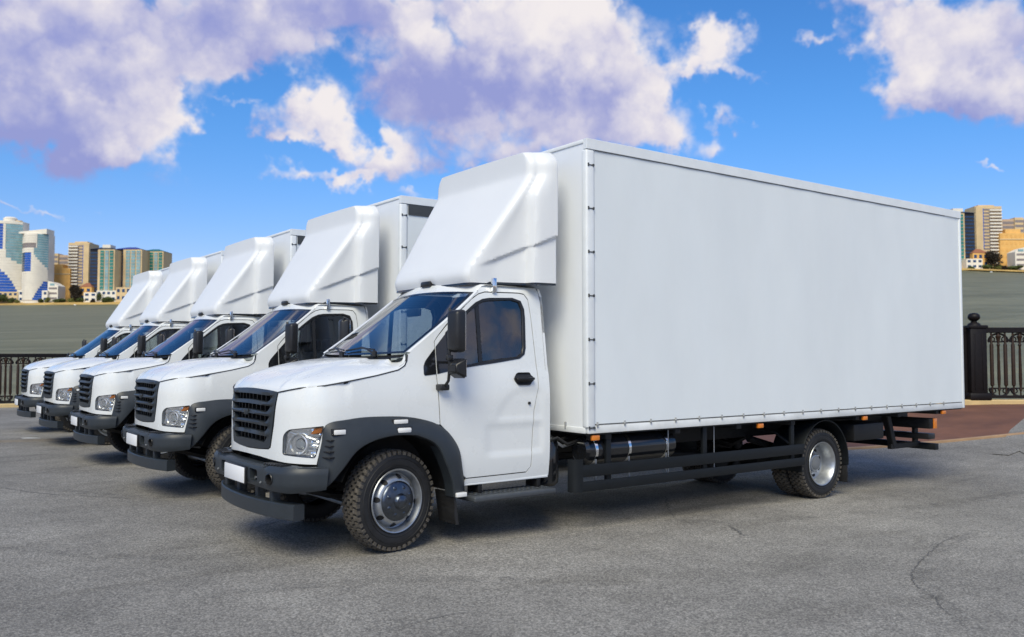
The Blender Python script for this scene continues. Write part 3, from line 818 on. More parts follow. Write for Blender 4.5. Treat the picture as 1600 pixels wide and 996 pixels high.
        bmesh.ops.bevel(t, geom=list(t.edges), offset=.018, segments=3, affect='EDGES')
        for v in t.verts: v.co = Vector(rot2[0]) + rot2[1] @ (v.co - Vector(rot2[0]))
        mh = bmesh.new(); merge(mh, t); bm_obj('lower_mirror', mh, 'black_plastic', mir)
        box('mirror_glass', .595, .599, side * (my - .074), side * (my + .074), 1.64, 1.80, 'chrome', mir, .0, 2, rot2)
        px = my - .045
        tube('mirror_arm', [(.50, side * (px - .03), 2.30), (.485, side * px, 2.20), (.48, side * px, 2.0), (.48, side * px, 1.70), (.482, side * (px - .02), 1.60), (.485, side * 1.10, 1.535)], .015, 'black_plastic', mir, 10)
        tube('mirror_arm', [(.49, side * (px - .02), 1.84), (.55, side * 1.10, 1.80), (.60, side * 1.00, 1.775)], .013, 'black_plastic', mir, 8)
        box('mirror_foot', .43, .535, side * 1.02, side * 1.125, 1.505, 1.565, 'black_plastic', mir, .014, 3)
        box('arm_clamp', .455, .51, side * (px - .035), side * (px + .03), 1.795, 1.85, 'black_plastic', mir, .012, 2)
        # ---- clamp holding the fairing to the roof gutter
        box('fairing_clamp', 1.185, 1.235, side * .885, side * .925, 2.50, 2.655, 'chrome', T, .008, 2)
        # seats
    for (y, w) in ((-.52, .50), (.15, .42), (.60, .42)):
        s = box('seat', .95, 1.45, y - w / 2, y + w / 2, 1.16, 1.32, 'seat_cloth', T, .05, 3)
        box('backrest', 1.44, 1.58, y - w / 2, y + w / 2, 1.28, 1.92, 'seat_cloth', s, .05, 3, ((1.5, y, 1.3), Matrix.Rotation(R(10), 3, 'Y')))
        box('headrest', 1.56, 1.66, y - .13, y + .13, 1.92, 2.12, 'seat_cloth', s, .04, 3, ((1.5, y, 1.3), Matrix.Rotation(R(6), 3, 'Y')))
    # ---- bonnet
    B1 = body(1)
    he_side = [B1(s_of_y(y), z, .001) for y, z in ((.66, 1.520), (.74, 1.534), (.80, 1.545), (.86, 1.556), (.91, 1.564), (.95, 1.570))] + [B1(sx(x), z, .001) for x, z in ((-.72, 1.578), (-.62, 1.593), (-.5, 1.613), (-.35, 1.638), (-.2, 1.664), (-.08, 1.690), (.03, 1.715), (.10, 1.756))]
    HE = catmull([(-1.02, 0, 1.535), (-1.012, .3, 1.532), (-.995, .52, 1.522), (-.990, .61, 1.514)] + [tuple(p) for p in he_side] + [(.126, .968, 1.803), (.135, .935, 1.857)], 5)
    for i_ in range(1, len(HE)):                # keep the edge running steadily rearwards
        if HE[i_].x <= HE[i_ - 1].x: HE[i_].x = HE[i_ - 1].x + 1e-4
    # rear edge follows the windscreen base
    rear = []
    for k in range(15):
        a = 1 - k / 14; p = ws(a, 0.0); rear.append(Vector((p.x - .015, p.y, p.z - .012)))
    side_pts = HE + rear[1:]
    outline = [(p.x, p.y) for p in side_pts] + [(p.x, -p.y) for p in reversed(side_pts[1:-1])]
    edge_tab = [p for p in HE if p.y > .60]
    def ye_zs(x):
        if x <= edge_tab[0].x: return edge_tab[0].y, edge_tab[0].z
        for a, b in zip(edge_tab, edge_tab[1:]):
            if a.x <= x <= b.x and b.x > a.x:
                t = (x - a.x) / (b.x - a.x); return a.y + (b.y - a.y) * t, a.z + (b.z - a.z) * t
        return edge_tab[-1].y, edge_tab[-1].z
    front_tab = [p for p in HE if p.y <= .62]
    def xfront(y):
        y = abs(y)
        for a, b in zip(front_tab, front_tab[1:]):
            if a.y <= y <= b.y: return a.x + (b.x - a.x) * (y - a.y) / (b.y - a.y + 1e-9)
        return None
    def hood(x, y, d):
        ye, zs = ye_zs(x); t = min(1, abs(y) / ye)
        tt = (x + 1.02) / 1.15
        zc = 1.60 + .255 * tt - .05 * max(0, tt) ** 3 + .045 * math.sin(math.pi * min(1, max(0, tt)))
        zc = max(zc, zs + .02)
        z = zs + (zc - zs) * (1 - t ** 3.2) ** .8
        # raised middle
        z += .016 * (1 - sst(abs(y), .40 + .22 * (1 - tt), .50 + .22 * (1 - tt))) * sst(x, -1.0, -.7) * (1 - sst(x, -.1, .1))
        xf = xfront(y)
        if xf is not None:
            q = min(1, max(0, (x - xf) / .16)); lo = 1.533 - .02 * (abs(y) / .615) ** 2
            z = lo + (z - lo) * math.sqrt(max(0, 1 - (1 - q) ** 2))
        if x > -.12:
            # settle on to the cowl
            zr = 1.855; q = sst(x, -.12, .13) if abs(y) < .9 else 0
            z = z * (1 - .6 * q) + zr * .6 * q if z > zs + .05 else z
        return Vector((x, y, z - d))
    panel('bonnet', outline, [], hood, .03, .012, ['paint', 'chassis'], T, angle=50)
    # bonnet shut line shadow gap filler
    # cowl under the wipers
    Vv = []
    for k in range(29):
        a = -1 + 2 * k / 28; p = ws(a, 0.0)
        Vv += [Vector((p.x - .05, p.y, p.z - .045)), Vector((p.x + .01, p.y, p.z - .018)), Vector((p.x + .03, p.y, p.z - .012))]
    obj('cowl', Vv, grid_faces(29, 3), 'black_plastic', T)
    # ---- windscreen
    n, m = 25, 41; Vv = [ws(-1 + 2 * j / (m - 1), i / (n - 1)) for i in range(n) for j in range(m)]
    W = obj('windscreen', Vv, [tuple(reversed(f_)) for f_ in grid_faces(n, m)], 'glass', T, angle=180)
    Vv = []; loop = [(-1 + 2 * k / 40, 0.0) for k in range(40)] + [(1, k / 24) for k in range(24)] + [(1 - 2 * k / 40, 1.0) for k in range(40)] + [(-1, 1 - k / 24) for k in range(24)]
    for (q, off) in ((1.0, .004), (.955, .003)):
        for (a, b) in loop:
            p = ws(a * (q if q < 1 else 1), .5 + (b - .5) * (1 if q == 1.0 else .94)); Vv.append(p + Vector((-.6, 0, .8)) * off)
    obj('windscreen_seal', Vv, grid_faces(2, len(loop), True), 'gloss_black', W)
    for (a0, a1, b1) in ((-.62, .02, .09), (.05, .70, .08)):
        p0 = ws(a0, .0) + Vector((-.03, 0, .0)); p1 = ws((a0 + a1) / 2, .06) + Vector((-.04, 0, .035)); p2 = ws(a1, .03) + Vector((-.02, 0, .02))
        wp = tube('wiper', [p0, p0.lerp(p1, .5) + Vector((-.01, 0, .02)), p1], .011, 'black_plastic', W, 8)
        q0 = ws(a0 + .1, .05) + Vector((-.012, 0, .016)); q1 = ws(a1 + .06, .045) + Vector((-.012, 0, .016))
        tube('wiper_blade', [q0, ws((a0 + a1) / 2 + .08, .075) + Vector((-.014, 0, .02)), q1], .009, 'black_plastic', W, 6)
        lathe('wiper_pivot', [(.025, -.02), (.025, .03), (.012, .04), (.001, .04)], 12, 'black_plastic', W, tuple(p0), 'Z')
    # ---- roof
    n, m = 22, 31; Vv = []
    for i in range(n):
        t = i / (n - 1)
        for j in range(m):
            a = -1 + 2 * j / (m - 1); k = 1 - abs(a) ** 3.0
            f = ws(a, 1.0)
            xr = 1.805; x = f.x + .01 + (xr - f.x - .01) * t
            ez = 2.500 + .075 * sst(t, 0, .14); y = a * (.865 + .02 * sst(t, 0, .2))
            z = f.z * (1 - sst(t, 0, .12)) + (ez + .075 * k) * sst(t, 0, .12)
            z += .035 * math.sin(math.pi * min(1, t / .12)) * .5
            Vv.append((x, y, z))
    obj('roof', Vv, grid_faces(n, m), ['paint'], T, angle=60)
    # back wall of the cab, floor, dashboard, steering wheel
    bw = panel('cab_back_wall', [(-1.0, .58), (1.0, .58), (1.0, 1.7), (.90, 2.48), (.85, 2.57), (-.85, 2.57), (-.90, 2.48), (-1.0, 1.7)], [], lambda u, v, d: Vector((1.848 - d, u, v)), .2, .03, ['paint', 'trim_grey'], T)
    box('cab_floor', .80, 1.80, -.98, .98, .62, .70, 'trim_dark', T)
    bm = bmesh.new(); add_box(bm, .10, .55, -.90, .90, 1.25, 1.78, .08, 3); add_box(bm, .40, .66, -.70, -.22, 1.55, 1.82, .05, 3)
    db = bm_obj('dashboard', bm, 'trim_dark', T)
    bm = bmesh.new(); add_lathe(bm, [(.205 + .016 * math.cos(q * math.pi / 4), .016 * math.sin(q * math.pi / 4)) for q in range(9)], 32, (0, 0, 0), 'X')
    for q in (0, 2.1, 4.2): add_tube(bm, [(0, 0, 0), (0, .2 * math.cos(q + .5), .2 * math.sin(q + .5))], .014, 8)
    sw = bm_obj('steering_wheel', bm, 'black_plastic', T); sw.location = (.80, -.50, 1.74); sw.rotation_euler = (0, R(38), 0)
    rv = box('rear_view_mirror', .74, .78, -.16, .12, 2.27, 2.36, 'black_plastic', T, .02, 3)
    # bulkhead and engine bay
    box('bulkhead', .12, .16, -.93, .93, 1.14, 1.70, 'chassis', T)
    box('engine', -.88, .10, -.46, .46, .62, 1.42, 'chassis', T, .05)

    # ---- grille
    def front(y, z, d):
        s = abs(y); p, nn = plan_at(s_of_y(s) if s > 1e-4 else 0); q = p + nn * (inset(z, s_of_y(s) if s > 1e-4 else 0) + d)
        return Vector((q.x, q.y * (1 if y >= 0 else -1), z))
    def gw(z): return .506 + (.608 - .506) * (z - .985) / (1.508 - .985)
    OG = [(-gw(1.508) + .003, 1.508), (-.40, 1.522), (-.15, 1.530), (0, 1.532), (.15, 1.530), (.40, 1.522), (gw(1.508) - .003, 1.508), (gw(1.25) - .003, 1.25), (gw(1.03) - .004, 1.03), (.49, .985), (.3, .972), (0, .965), (-.3, .972), (-.49, .985), (-gw(1.03) + .004, 1.03), (-gw(1.25) + .003, 1.25)]
    tops = [1.470, 1.376, 1.282, 1.188, 1.094]; holes = []
    for k, z in enumerate(tops):
        zb = z - .060; w1 = gw(z) - .075; w0 = gw(zb) - .125
        holes.append(rounded([(-w1, z), (-.2, z + .010), (0, z + .013), (.2, z + .010), (w1, z), (w0, zb), (.2, zb + .010), (0, zb + .013), (-.2, zb + .010), (-w0, zb)], [.008, 0, 0, 0, .008, .008, 0, 0, 0, .008], 2))
    def gm(y, z, d):
        # horizontal bars swell forward between the slots
        b = 0.0
        for zt in tops:
            zz = zt + .021; b = max(b, .022 * max(0, 1 - ((z - zz) / .026) ** 2))
        return front(y, z, d - .004 - b * (1 - sst(abs(y), gw(z) - .07, gw(z) - .03)))
    G = panel('grille', OG, holes, gm, .022, .05, ['plastic', 'black_plastic'], T, angle=40)
    for k, z in enumerate(tops):
        for q in range(-4, 5):
            y = q * .105
            if abs(y) > gw(z) - .13: continue
            p = front(y, z - .02, .055); 
            o_ = box('grille_bar', p.x - .02, p.x + .02, y - .007, y + .007, z - .062, z + .018, 'black_plastic', G)
    Vv = [front(-.60 + 1.2 * j / 20, zz, .11) for zz in (.97, 1.52) for j in range(21)]
    obj('radiator', Vv, grid_faces(2, 21), 'chassis', G)
    # small dark emblem in the middle of the second bar
    p = front(0, 1.31, -.03)
    bm = bmesh.new(); add_box(bm, p.x - .006, p.x + .02, -.05, .05, 1.275, 1.335, .012, 2)
    add_box(bm, p.x - .010, p.x, -.030, -.006, 1.288, 1.324, .003, 1, ((p.x, -.018, 1.306), Matrix.Rotation(R(18), 3, 'X'))); add_box(bm, p.x - .010, p.x, .006, .030, 1.288, 1.324, .003, 1, ((p.x, .018, 1.306), Matrix.Rotation(R(-18), 3, 'X')))
    bm_obj('emblem', bm, 'plastic', G)

    # ---- bumper
    BP = catmull([(-1.175, 0, 0), (-1.17, .35, 0), (-1.148, .65, 0), (-1.115, .85, 0), (-1.06, .985, 0), (-.97, 1.075, 0), (-.86, 1.125, 0), (-.735, 1.15, 0)], 10)
    BL = [0.0]
    for a, b in zip(BP, BP[1:]): BL.append(BL[-1] + (b - a).length)
    SB = BL[-1]
    def bplan(s):
        s = min(max(s, 0), SB - 1e-6); lo = max(i for i in range(len(BL)) if BL[i] <= s); lo = min(lo, len(BP) - 2)
        t = (s - BL[lo]) / (BL[lo + 1] - BL[lo]); p = BP[lo].lerp(BP[lo + 1], t)
        ta = (BP[min(lo + 1, len(BP) - 1)] - BP[max(lo - 1, 0)]).normalized(); tb = (BP[min(lo + 2, len(BP) - 1)] - BP[lo]).normalized(); tg = ta.lerp(tb, t).normalized()
        return p, Vector((tg.y, -tg.x, 0))
    def bm_map(u, z, d):
        p, nn = bplan(abs(u)); corner = sst(abs(u), .62, .72)
        ins = .05 * (1 - math.sqrt(max(0, 1 - max(0, (z - .80) / .062) ** 2))) + .05 * max(0, (.70 - z) / .1) ** 1.5
        ins += .014 * (1 - corner) * (1 if True else 0)
        q = p + nn * (ins + d)
        return Vector((q.x, q.y * (1 if u >= 0 else -1), z))
    ol = [(-SB, .845), (-SB + .02, .66), (-SB + .35, .632), (-.62, .640), (-.34, .655), (.34, .655), (.62, .640), (SB - .35, .632), (SB - .02, .66), (SB, .845), (.9, .858), (.72, .856), (.66, .832), (.3, .838), (-.3, .838), (-.66, .832), (-.72, .856), (-.9, .858)]
    hl = []
    for sg in (-1, 1):
        hl.append(rounded([(sg * .335, .695), (sg * .505, .690), (sg * .505, .800), (sg * .335, .806)], .02, 3))
        hl.append([(sg * .775 + .046 * math.cos(k * math.pi / 10), .745 + .046 * math.sin(k * math.pi / 10)) for k in range(20)])
    BU = panel('bumper', ol, hl, bm_map, .03, .05, ['plastic', 'black_plastic'], T, angle=40)
    # top shelf and lower return of the bumper
    Vv = []; us = [-SB + 2 * SB * k / 80 for k in range(81)]
    for u in us:
        zt = .838 + .018 * sst(abs(u), .66, .74) - .012 * sst(abs(u), SB - .1, SB)
        a = bm_map(u, zt - .004, .004); b = bm_map(u, zt - .004, .05 if abs(u) > 1.2 else .05 + .10 * (1 - sst(abs(u), .95, 1.2))); b.z = zt + .004
        Vv += [a, a.lerp(b, .3) + UP * .006, b, b - UP * .03]
    obj('bumper_top', Vv, grid_faces(81, 4), 'plastic', BU, angle=40)
    for sg in (-1, 1):
        for k in range(7):
            u = sg * (.56 + .055 * k); a = bm_map(u, .838, .02); b = bm_map(u + sg * .03, .838, .10)
            box('step_rib', min(a.x, b.x), max(a.x, b.x) + .02, min(a.y, b.y), max(a.y, b.y), .852, .868 + .004 * (k > 2), 'black_plastic', BU, .004, 1)
        # fog lamp socket ring
        c = bm_map(sg * .775, .745, .02)
        bm = bmesh.new(); add_lathe(bm, [(.052, -.028), (.046, -.034), (.042, -.02), (.038, .05), (.001, .055)], 20, (0, 0, 0), 'X')
        for v in bm.verts: v.co = c + Matrix.Rotation(-sg * R(14), 3, 'Z') @ v.co
        bm_obj('fog_lamp_socket', bm, 'black_plastic', BU)
        a = bm_map(sg * .42, .745, .09)
        box('tow_hook_pocket', a.x, a.x + .04, a.y - .12, a.y + .12, .67, .82, 'chassis', BU)
        p = bm_map(sg * .60, .70, -.004); lathe('bolt', [(.011, -.012), (.011, 0), (.001, -.013)], 8, 'steel', BU, tuple(p), 'X')
    pl = box('number_plate', -1.192, -1.180, -.275, .275, .655, .800, 'plate_white', BU, .006, 2)
    box('plate_frame', -1.184, -1.160, -.285, .285, .645, .810, 'black_plastic', BU, .006, 2)
    # ---- underrun beam
    Vv = []; prof = [(0, .0), (-.0, .12), (.012, .132), (.11, .132), (.12, .12), (.12, 0), (.11, -.008), (.012, -.008)]
    UB = catmull([(-.99, -.985, 0), (-1.085, -.66, 0), (-1.13, -.33, 0), (-1.145, 0, 0), (-1.13, .33, 0), (-1.085, .66, 0), (-.99, .985, 0)], 8)
    for i, p in enumerate(UB):
        t = (UB[min(i + 1, len(UB) - 1)] - UB[max(0, i - 1)]).normalized(); nn = Vector((t.y, -t.x, 0))
        for (d, z) in prof: q = p + nn * d; Vv.append((q.x, q.y, .395 + z))
    k8 = len(prof); e0 = tuple(range(k8)); e1 = tuple(range((len(UB) - 1) * k8, len(UB) * k8))
    ub = obj('underrun_beam', Vv, grid_faces(len(UB), k8, True) + [e0, tuple(reversed(e1))], 'plastic', T)
    for y in (-.62, -.25, .25, .62):
        box('beam_bracket', -1.06, -.98, y - .04, y + .04, .50, .69, 'plastic', ub, .008)
    # ---- front axle, springs, steering
    bm = bmesh.new(); add_tube(bm, [(0, -.80, .44), (0, -.55, .40), (0, -.3, .34), (0, .3, .34), (0, .55, .40), (0, .80, .44)], .055, 10); ax = bm_obj('front_axle', bm, 'chassis', T)
    for y in (-.43, .43):
        tube('leaf_spring', [(-.78, y, .62), (-.4, y, .50), (0, y, .45), (.4, y, .50), (.75, y, .62)], .04, 'chassis', ax, 6)
    tube('track_rod', [(-.25, -.78, .40), (-.25, .78, .40)], .022, 'steel', ax, 8)
    # ---- wheels
    def tyre_prof(w, Rr=.475, ri=.285):
        h = w / 2
        return [(ri, -h * .80), (ri + .015, -h * .92), (ri + .05, -h * 1.0), (ri + .09, -h * 1.03), (Rr - .065, -h * .99), (Rr - .03, -h * .90), (Rr - .014, -h * .78), (Rr - .012, 0), (Rr - .014, h * .78), (Rr - .03, h * .90), (Rr - .065, h * .99), (ri + .09, h * 1.03), (ri + .05, h), (ri + .015, h * .92), (ri, h * .80)]
    def tread_mesh(w, Rr=.475):
        bm = bmesh.new(); n = 46
        for k in range(n):
            for row in range(5):
                yy = (-2 + row) * w * .178; a = 2 * math.pi * (k + (.5 if row % 2 else 0)) / n
                t = bmesh.new(); bmesh.ops.create_cube(t, size=1)
                sk = (.35 if row % 2 else -.35)
                for v in t.verts:
                    r_ = Rr - .020 + (v.co.z + .5) * .022 - (.014 if abs(row - 2) == 2 and v.co.y * (row - 2) > 0 else 0)
                    aa = a + v.co.x * .095 * (.9 if v.co.z > 0 else 1.05) + v.co.y * sk * .05
                    v.co = Vector((r_ * math.cos(aa), yy + v.co.y * w * (.148 if v.co.z > 0 else .16), r_ * math.sin(aa)))
                merge(bm, t)
        # shoulder lugs
        for k in range(n):
            for sg in (-1, 1):
                a = 2 * math.pi * (k + .25) / n; t = bmesh.new(); bmesh.ops.create_cube(t, size=1)
                for v in t.verts:
                    rr = Rr - .045 + (v.co.z + .5) * .032; aa = a + v.co.x * .075
                    v.co = Vector((rr * math.cos(aa), sg * (w * .455 + v.co.y * .02), rr * math.sin(aa)))
                merge(bm, t)
        bmesh.ops.recalc_face_normals(bm, faces=bm.faces)
        return bm
    def rim_obj(name, prof, holes, hr, hole_r, hole_y, m, parent, n=60):
        o = lathe(name, prof, n, m, parent); return o
    W8 = .235
    def wheel(x, y, z, side, steer=0.0, rear=False):
        """outer face looks along side*Y; built looking towards -Y then turned"""
        if not rear:
            prof = [(.302, -.118), (.297, -.126), (.286, -.122), (.278, -.105), (.268, -.085), (.262, -.045), (.252, -.040), (.245, -.055), (.225, -.100), (.205, -.118), (.190, -.120), (.150, -.118), (.10, -.115), (.001, -.115)]
            w = lathe('wheel', prof, 64, 'steel', T)
            hub = lathe('hub_cap', [(.187, -.116), (.187, -.128), (.178, -.140), (.165, -.146), (.105, -.160), (.075, -.165), (.068, -.185), (.058, -.196), (.040, -.200), (.030, -.206), (.001, -.207)], 48, 'hub_chrome', w)
            hc = bmesh.new()
            for k in range(8):      # pressed flutes of the cover
                a = 2 * math.pi * k / 8
                t = bmesh.new(); bmesh.ops.create_uvsphere(t, u_segments=10, v_segments=6, radius=1)
                for v in t.verts: v.co = Vector((.128 * math.cos(a) + .026 * v.co.x, -.146 + .014 * v.co.y, .128 * math.sin(a) + .026 * v.co.z))
                merge(hc, t)
            bm_obj('nut_cover', hc, 'hub_chrome', hub)
            hb = .2305; nh = 8; hy = -.092
        else:
            prof = [(.302, -.118), (.297, -.126), (.286, -.122), (.276, -.105), (.262, -.085), (.255, -.05), (.246, -.03), (.240, .03), (.232, .052), (.20, .060), (.15, .062), (.125, .062), (.12, .01), (.11, -.01), (.07, -.02), (.001, -.022)]
            w = lathe('wheel', prof, 64, 'steel', T)
            lathe('hub_cap', [(.100, .04), (.095, -.018), (.075, -.03), (.05, -.035), (.001, -.036)], 32, 'trim_grey', w)
            hb = .185; nh = 8; hy = .055
        for k in range(nh):        # hand holes: shade of the openings painted as dark ovals on the disc
            a = 2 * math.pi * (k + .3) / nh
            bm = bmesh.new(); rr = bmesh.ops.create_circle(bm, cap_ends=True, radius=1, segments=16)
            for v in bm.verts:
                lr = v.co.x * .020; lt = v.co.y * .026
                r2 = hb + lr; yy = hy - .004 + (lr * 1.75 if not rear else 0)
                aa = a + lt / hb; v.co = Vector((r2 * math.cos(aa), yy - .0015, r2 * math.sin(aa)))
            bm_obj('hand_hole', bm, 'chassis', w)
            if rear:
                aa = a + .39; lathe('wheel_nut', [(.016, .058), (.016, .025), (.008, .015), (.001, .012)], 8, 'steel', w, (.148 * math.cos(aa), 0, .148 * math.sin(aa)))
        lathe('tyre', tyre_prof(W8), 72, 'rubber', w)
        bm_obj('tread', tread_mesh(W8), 'tread', w, False)
        for rr_, yy in ((.335, -.1195), (.395, -.1205)):
            lathe('sidewall_bead', [(rr_ - .004, yy + .004), (rr_, yy - .003), (rr_ + .004, yy + .004)], 72, 'rubber', w)
        if rear:
            lathe('inner_tyre', [(r_, a_ + .275) for r_, a_ in tyre_prof(W8)], 60, 'rubber', w)
            o = bm_obj('inner_tread', tread_mesh(W8), 'tread', w, False); o.location = (0, .275, 0)
            lathe('inner_rim', [(.29, .17), (.25, .20), (.24, .35), (.001, .35)], 32, 'chassis', w)
        w.location = (x, y, z)
        w.rotation_euler = (0, random.uniform(0, 6), (0 if side < 0 else math.pi) + steer)
        return w
    wheel(0, -.90, .475, -1, R(10)); wheel(0, .90, .475, 1, R(10))
    RX, RZ = 6.60, .475 - .118
    wheel(RX, -1.0, RZ, -1, 0, True); wheel(RX, 1.0, RZ, 1, 0, True)

    # ---- roof fairing
    rows_, nc = 150, 49; Vv = []; ZB, ZT = 2.632, 4.055
    gridrows = []
    for i in range(rows_):
        t = i / (rows_ - 1); z = ZB + (ZT - ZB) * min(1, t * 1.06)
        top = max(0, t * 1.06 - 1)                       # last rows fold back over the top
        xf = .945 + .02 * sst(z, 2.63, 2.8) + max(0, smin(z, 3.79) - 2.80) * .665
        if z < 2.80: xf -= .05 * math.sin(math.pi * (z - 2.632) / .168) * .6
        yc = .81 + .17 * sst(z, 2.65, 3.85); yr = 1.105
        sq = 1.0
        if z > 3.86: sq = 1 - .10 * ((z - 3.86) / (ZT - 3.86)) ** 2.6
        wing = 1.62 + .07 * sst(z, 3.3, 3.9)
        fin = 1.60; ce = (xf + .085, yc); wx_ = smax(fin, ce[0] + .04); wy_ = smax(.925, yc + .004)
        fx = min(wx_ + .055, 1.86)
        pts = [(xf, 0, 0), (xf + .004, .38, 0), (xf + .012, yc - .13, 0), (xf + .03, yc - .045, 0), (*ce, 0), ((ce[0] * .5 + wx_ * .5), (ce[1] + wy_) / 2 - .006, 0), (wx_ - .015, wy_, 0), (wx_ + .022, wy_ + .035, 0), (fx, max(1.055, wy_ + .055), 0), ((fx + 1.915) / 2, 1.082, 0), (1.915, 1.09, 0)]
        half = resample(catmull(pts, 8), nc)
        row = []
        for j in range(-(nc - 1), nc):
            p = half[abs(j)]; y = p.y * sq; x = p.x; zz = z
            if top > 0:
                x = x + (1.915 - x) * (top / .06) * .98; zz = ZT + .03 * math.sin(top / .06 * 1.5) * (1 - (abs(j) / (nc - 1)) ** 2)
            else:
                cz = 2.785 + (x - 1.08) * .42                  # raised edge running back along the side
                if abs(y) > .70 and x > 1.0: y -= .034 * (1 - sst(z, cz - .022, cz + .004)) * sst(x, 1.02, 1.3)
                zz += .02 * (abs(y) / 1.0) ** 2 * 0
                # rounded chin dips between mounting points
                if i < 16: zz -= .028 * (1 - i / 16) * (abs(y) > .14) * sst(abs(y), .12, .2) * (1 if x < 1.2 else .4)
            row.append(Vector((x, y * (1 if j >= 0 else -1), zz)))
        gridrows.append(row)
    ncol = len(gridrows[0]); Vv = [p for r_ in gridrows for p in r_]
    FA = obj('roof_fairing', Vv, grid_faces(rows_, ncol), 'fairing_paint', T, angle=32)
    obj('fairing_back', [p + Vector((-.03, 0, 0)) for r_ in gridrows for p in (r_[0], r_[-1])], grid_faces(rows_, 2), 'fairing_paint', FA)
    # rolled rear edge and dark seal at the foot
    Vv = []
    for r_ in gridrows[:-3]:
        for sg in (0, -1):
            pass
    for sg in (0, -1):
        Vv = []
        for r_ in gridrows[:-14]:
            p = r_[sg]; s_ = -1 if sg == 0 else 1
            Vv += [p, p + Vector((.012, -s_ * .004, 0)), p + Vector((.014, -s_ * .03, 0)), p + Vector((.0, -s_ * .03, 0))]
        obj('fairing_edge', Vv, grid_faces(len(gridrows) - 14, 4), 'fairing_paint', FA)
    base = gridrows[0]; Vv = []
    for p in base:
        c = Vector((1.5, 0, p.z)); d = (p - c).normalized()
        Vv += [p - d * .004 + UP * .006, p + d * .004 - UP * .004, p + d * .004 - UP * .022, p - d * .06 - UP * .026]
    obj('fairing_seal', Vv, grid_faces(len(base), 4), 'gloss_black', FA)
    bm = bmesh.new(); add_box(bm, .905, 1.02, -.10, .10, 2.60, 2.665, .02, 2); bm_obj('fairing_mount', bm, 'black_plastic', FA)

    # ---- cargo box
    X0, X1, HW, Z0, Z1 = 2.18, 10.28, 1.27, 1.005, 4.205
    BX = panel('cargo_box', [(-HW + .03, Z0 + .06), (HW - .03, Z0 + .06), (HW - .03, Z1 - .02), (-HW + .03, Z1 - .02)], [], lambda u, v, d: Vector((X0 + .012 + d + .004 * math.sin(u * 2.1 + 1) * math.sin(v * 1.7), u, v)), .12, .02, 'box_front', T)
    for side in (-1, 1):
        def crt(u, v, d, side=side):
            w = .003 * math.sin(u * 2.3 + .4 * math.sin(v)) * math.sin((v - Z0) / (Z1 - Z0) * math.pi) + .002 * math.sin(u * 9 + v * 2)
            return Vector((u, side * (HW - .014 - d + w), v))
        panel('side_curtain', [(X0 + .12, Z0 + .10), (X1 - .06, Z0 + .10), (X1 - .06, Z1 - .10), (X0 + .12, Z1 - .10)], [], crt, .15, .008, 'tarp', BX)
        box('top_rail', X0, X1, side * (HW - .06), side * (HW + .004), Z1 - .115, Z1, 'rail_white', BX, .003, 1)
        box('rail_seam', X0 + .13, X1 - .5, side * (HW - .012), side * (HW - .004), Z1 - .121, Z1 - .1155, 'trim_grey', BX)
        box('corner_post', X0 - .004, X0 + .115, side * (HW - .09), side * (HW + .001), Z0 + .06, Z1 - .116, 'rail_white', BX, .022, 3)
        box('rear_post', X1 - .055, X1 + .002, side * (HW - .09), side * HW, Z0, Z1 - .116, 'rail_white', BX, .012, 2)
        box('lower_hem', X0 + .02, X1 - .05, side * (HW - .05), side * (HW - .006), Z0, Z0 + .085, 'hem_white', BX, .008, 2)
        box('hem_seam', X0 + .05, X1 - .07, side * (HW - .02), side * (HW - .010), Z0 + .087, Z0 + .092, 'buckle_grey', BX)
        for k in range(7):
            z = 3.915 - k * .475
            bm = bmesh.new()
            add_box(bm, X0 + .012, X0 + .030, side * (HW - .002), side * (HW + .012), z - .014, z + .022, .004, 1)
            add_box(bm, X0 + .080, X0 + .104, side * (HW - .002), side * (HW + .014), z - .012, z + .016, .004, 1)
            add_box(bm, X0 + .03, X0 + .08, side * (HW - .001), side * (HW + .007), z - .004, z + .006)
            bm_obj('post_latch', bm, 'trim_dark', BX)
        for k in range(19):
            x = X0 + .14 + k * .405
            bm = bmesh.new(); add_box(bm, x - .008, x + .008, side * (HW - .008), side * (HW + .010), Z0 + .066, Z0 + .125, .005, 1)
            add_box(bm, x - .016, x + .006, side * (HW - .006), side * (HW + .016), Z0 + .085, Z0 + .105, .004, 1)
            bm_obj('curtain_buckle', bm, 'buckle_grey', BX)
    for y in (-.9, -.45, 0, .45, .9):
        bm = bmesh.new(); add_box(bm, X0 - .010, X0 + .01, y - .012, y + .012, Z0 + .03, Z0 + .11, .005, 1); bm_obj('curtain_buckle', bm, 'buckle_grey', BX)
    box('front_hem', X0 - .002, X0 + .03, -HW + .05, HW - .05, Z0, Z0 + .064, 'hem_white', BX, .008, 2)
    box('top_front_rail', X0 - .003, X0 + .06, -HW + .061, HW - .061, Z1 - .045, Z1 - .001, 'rail_white', BX, .008, 2)
    box('box_roof', X0 + .06, X1 - .002, -HW + .062, HW - .062, Z1 - .03, Z1 - .004, 'rail_white', BX)
    box('box_floor', X0 + .03, X1 - .01, -HW + .05, HW - .05, Z0 - .02, Z0 + .05, 'chassis', BX)
    for y0, y1 in ((-HW + .092, -.004), (.004, HW - .092)):
        rd = box('rear_door', X1 - .045, X1 - .005, y0, y1, Z0 + .06, Z1 - .12, 'rail_white', BX, .006)
    for y in (-.22, .22):
        tube('lock_bar', [(X1 + .02, y, Z0 + .1), (X1 + .02, y, Z1 - .25)], .016, 'steel', BX, 8)
    # ---- chassis frame and running gear
    for y in (-.42, .42):
        box('frame_rail', -.75, 10.0, y - .035, y + .035, .72, .96, 'chassis', T, .006)
    for x in (2.5, 3.6, 4.7, 5.8, 7.3, 8.4, 9.5):
        box('cross_member', x, x + .09, -1.20, 1.20, .93, 1.0, 'chassis', T, .006)
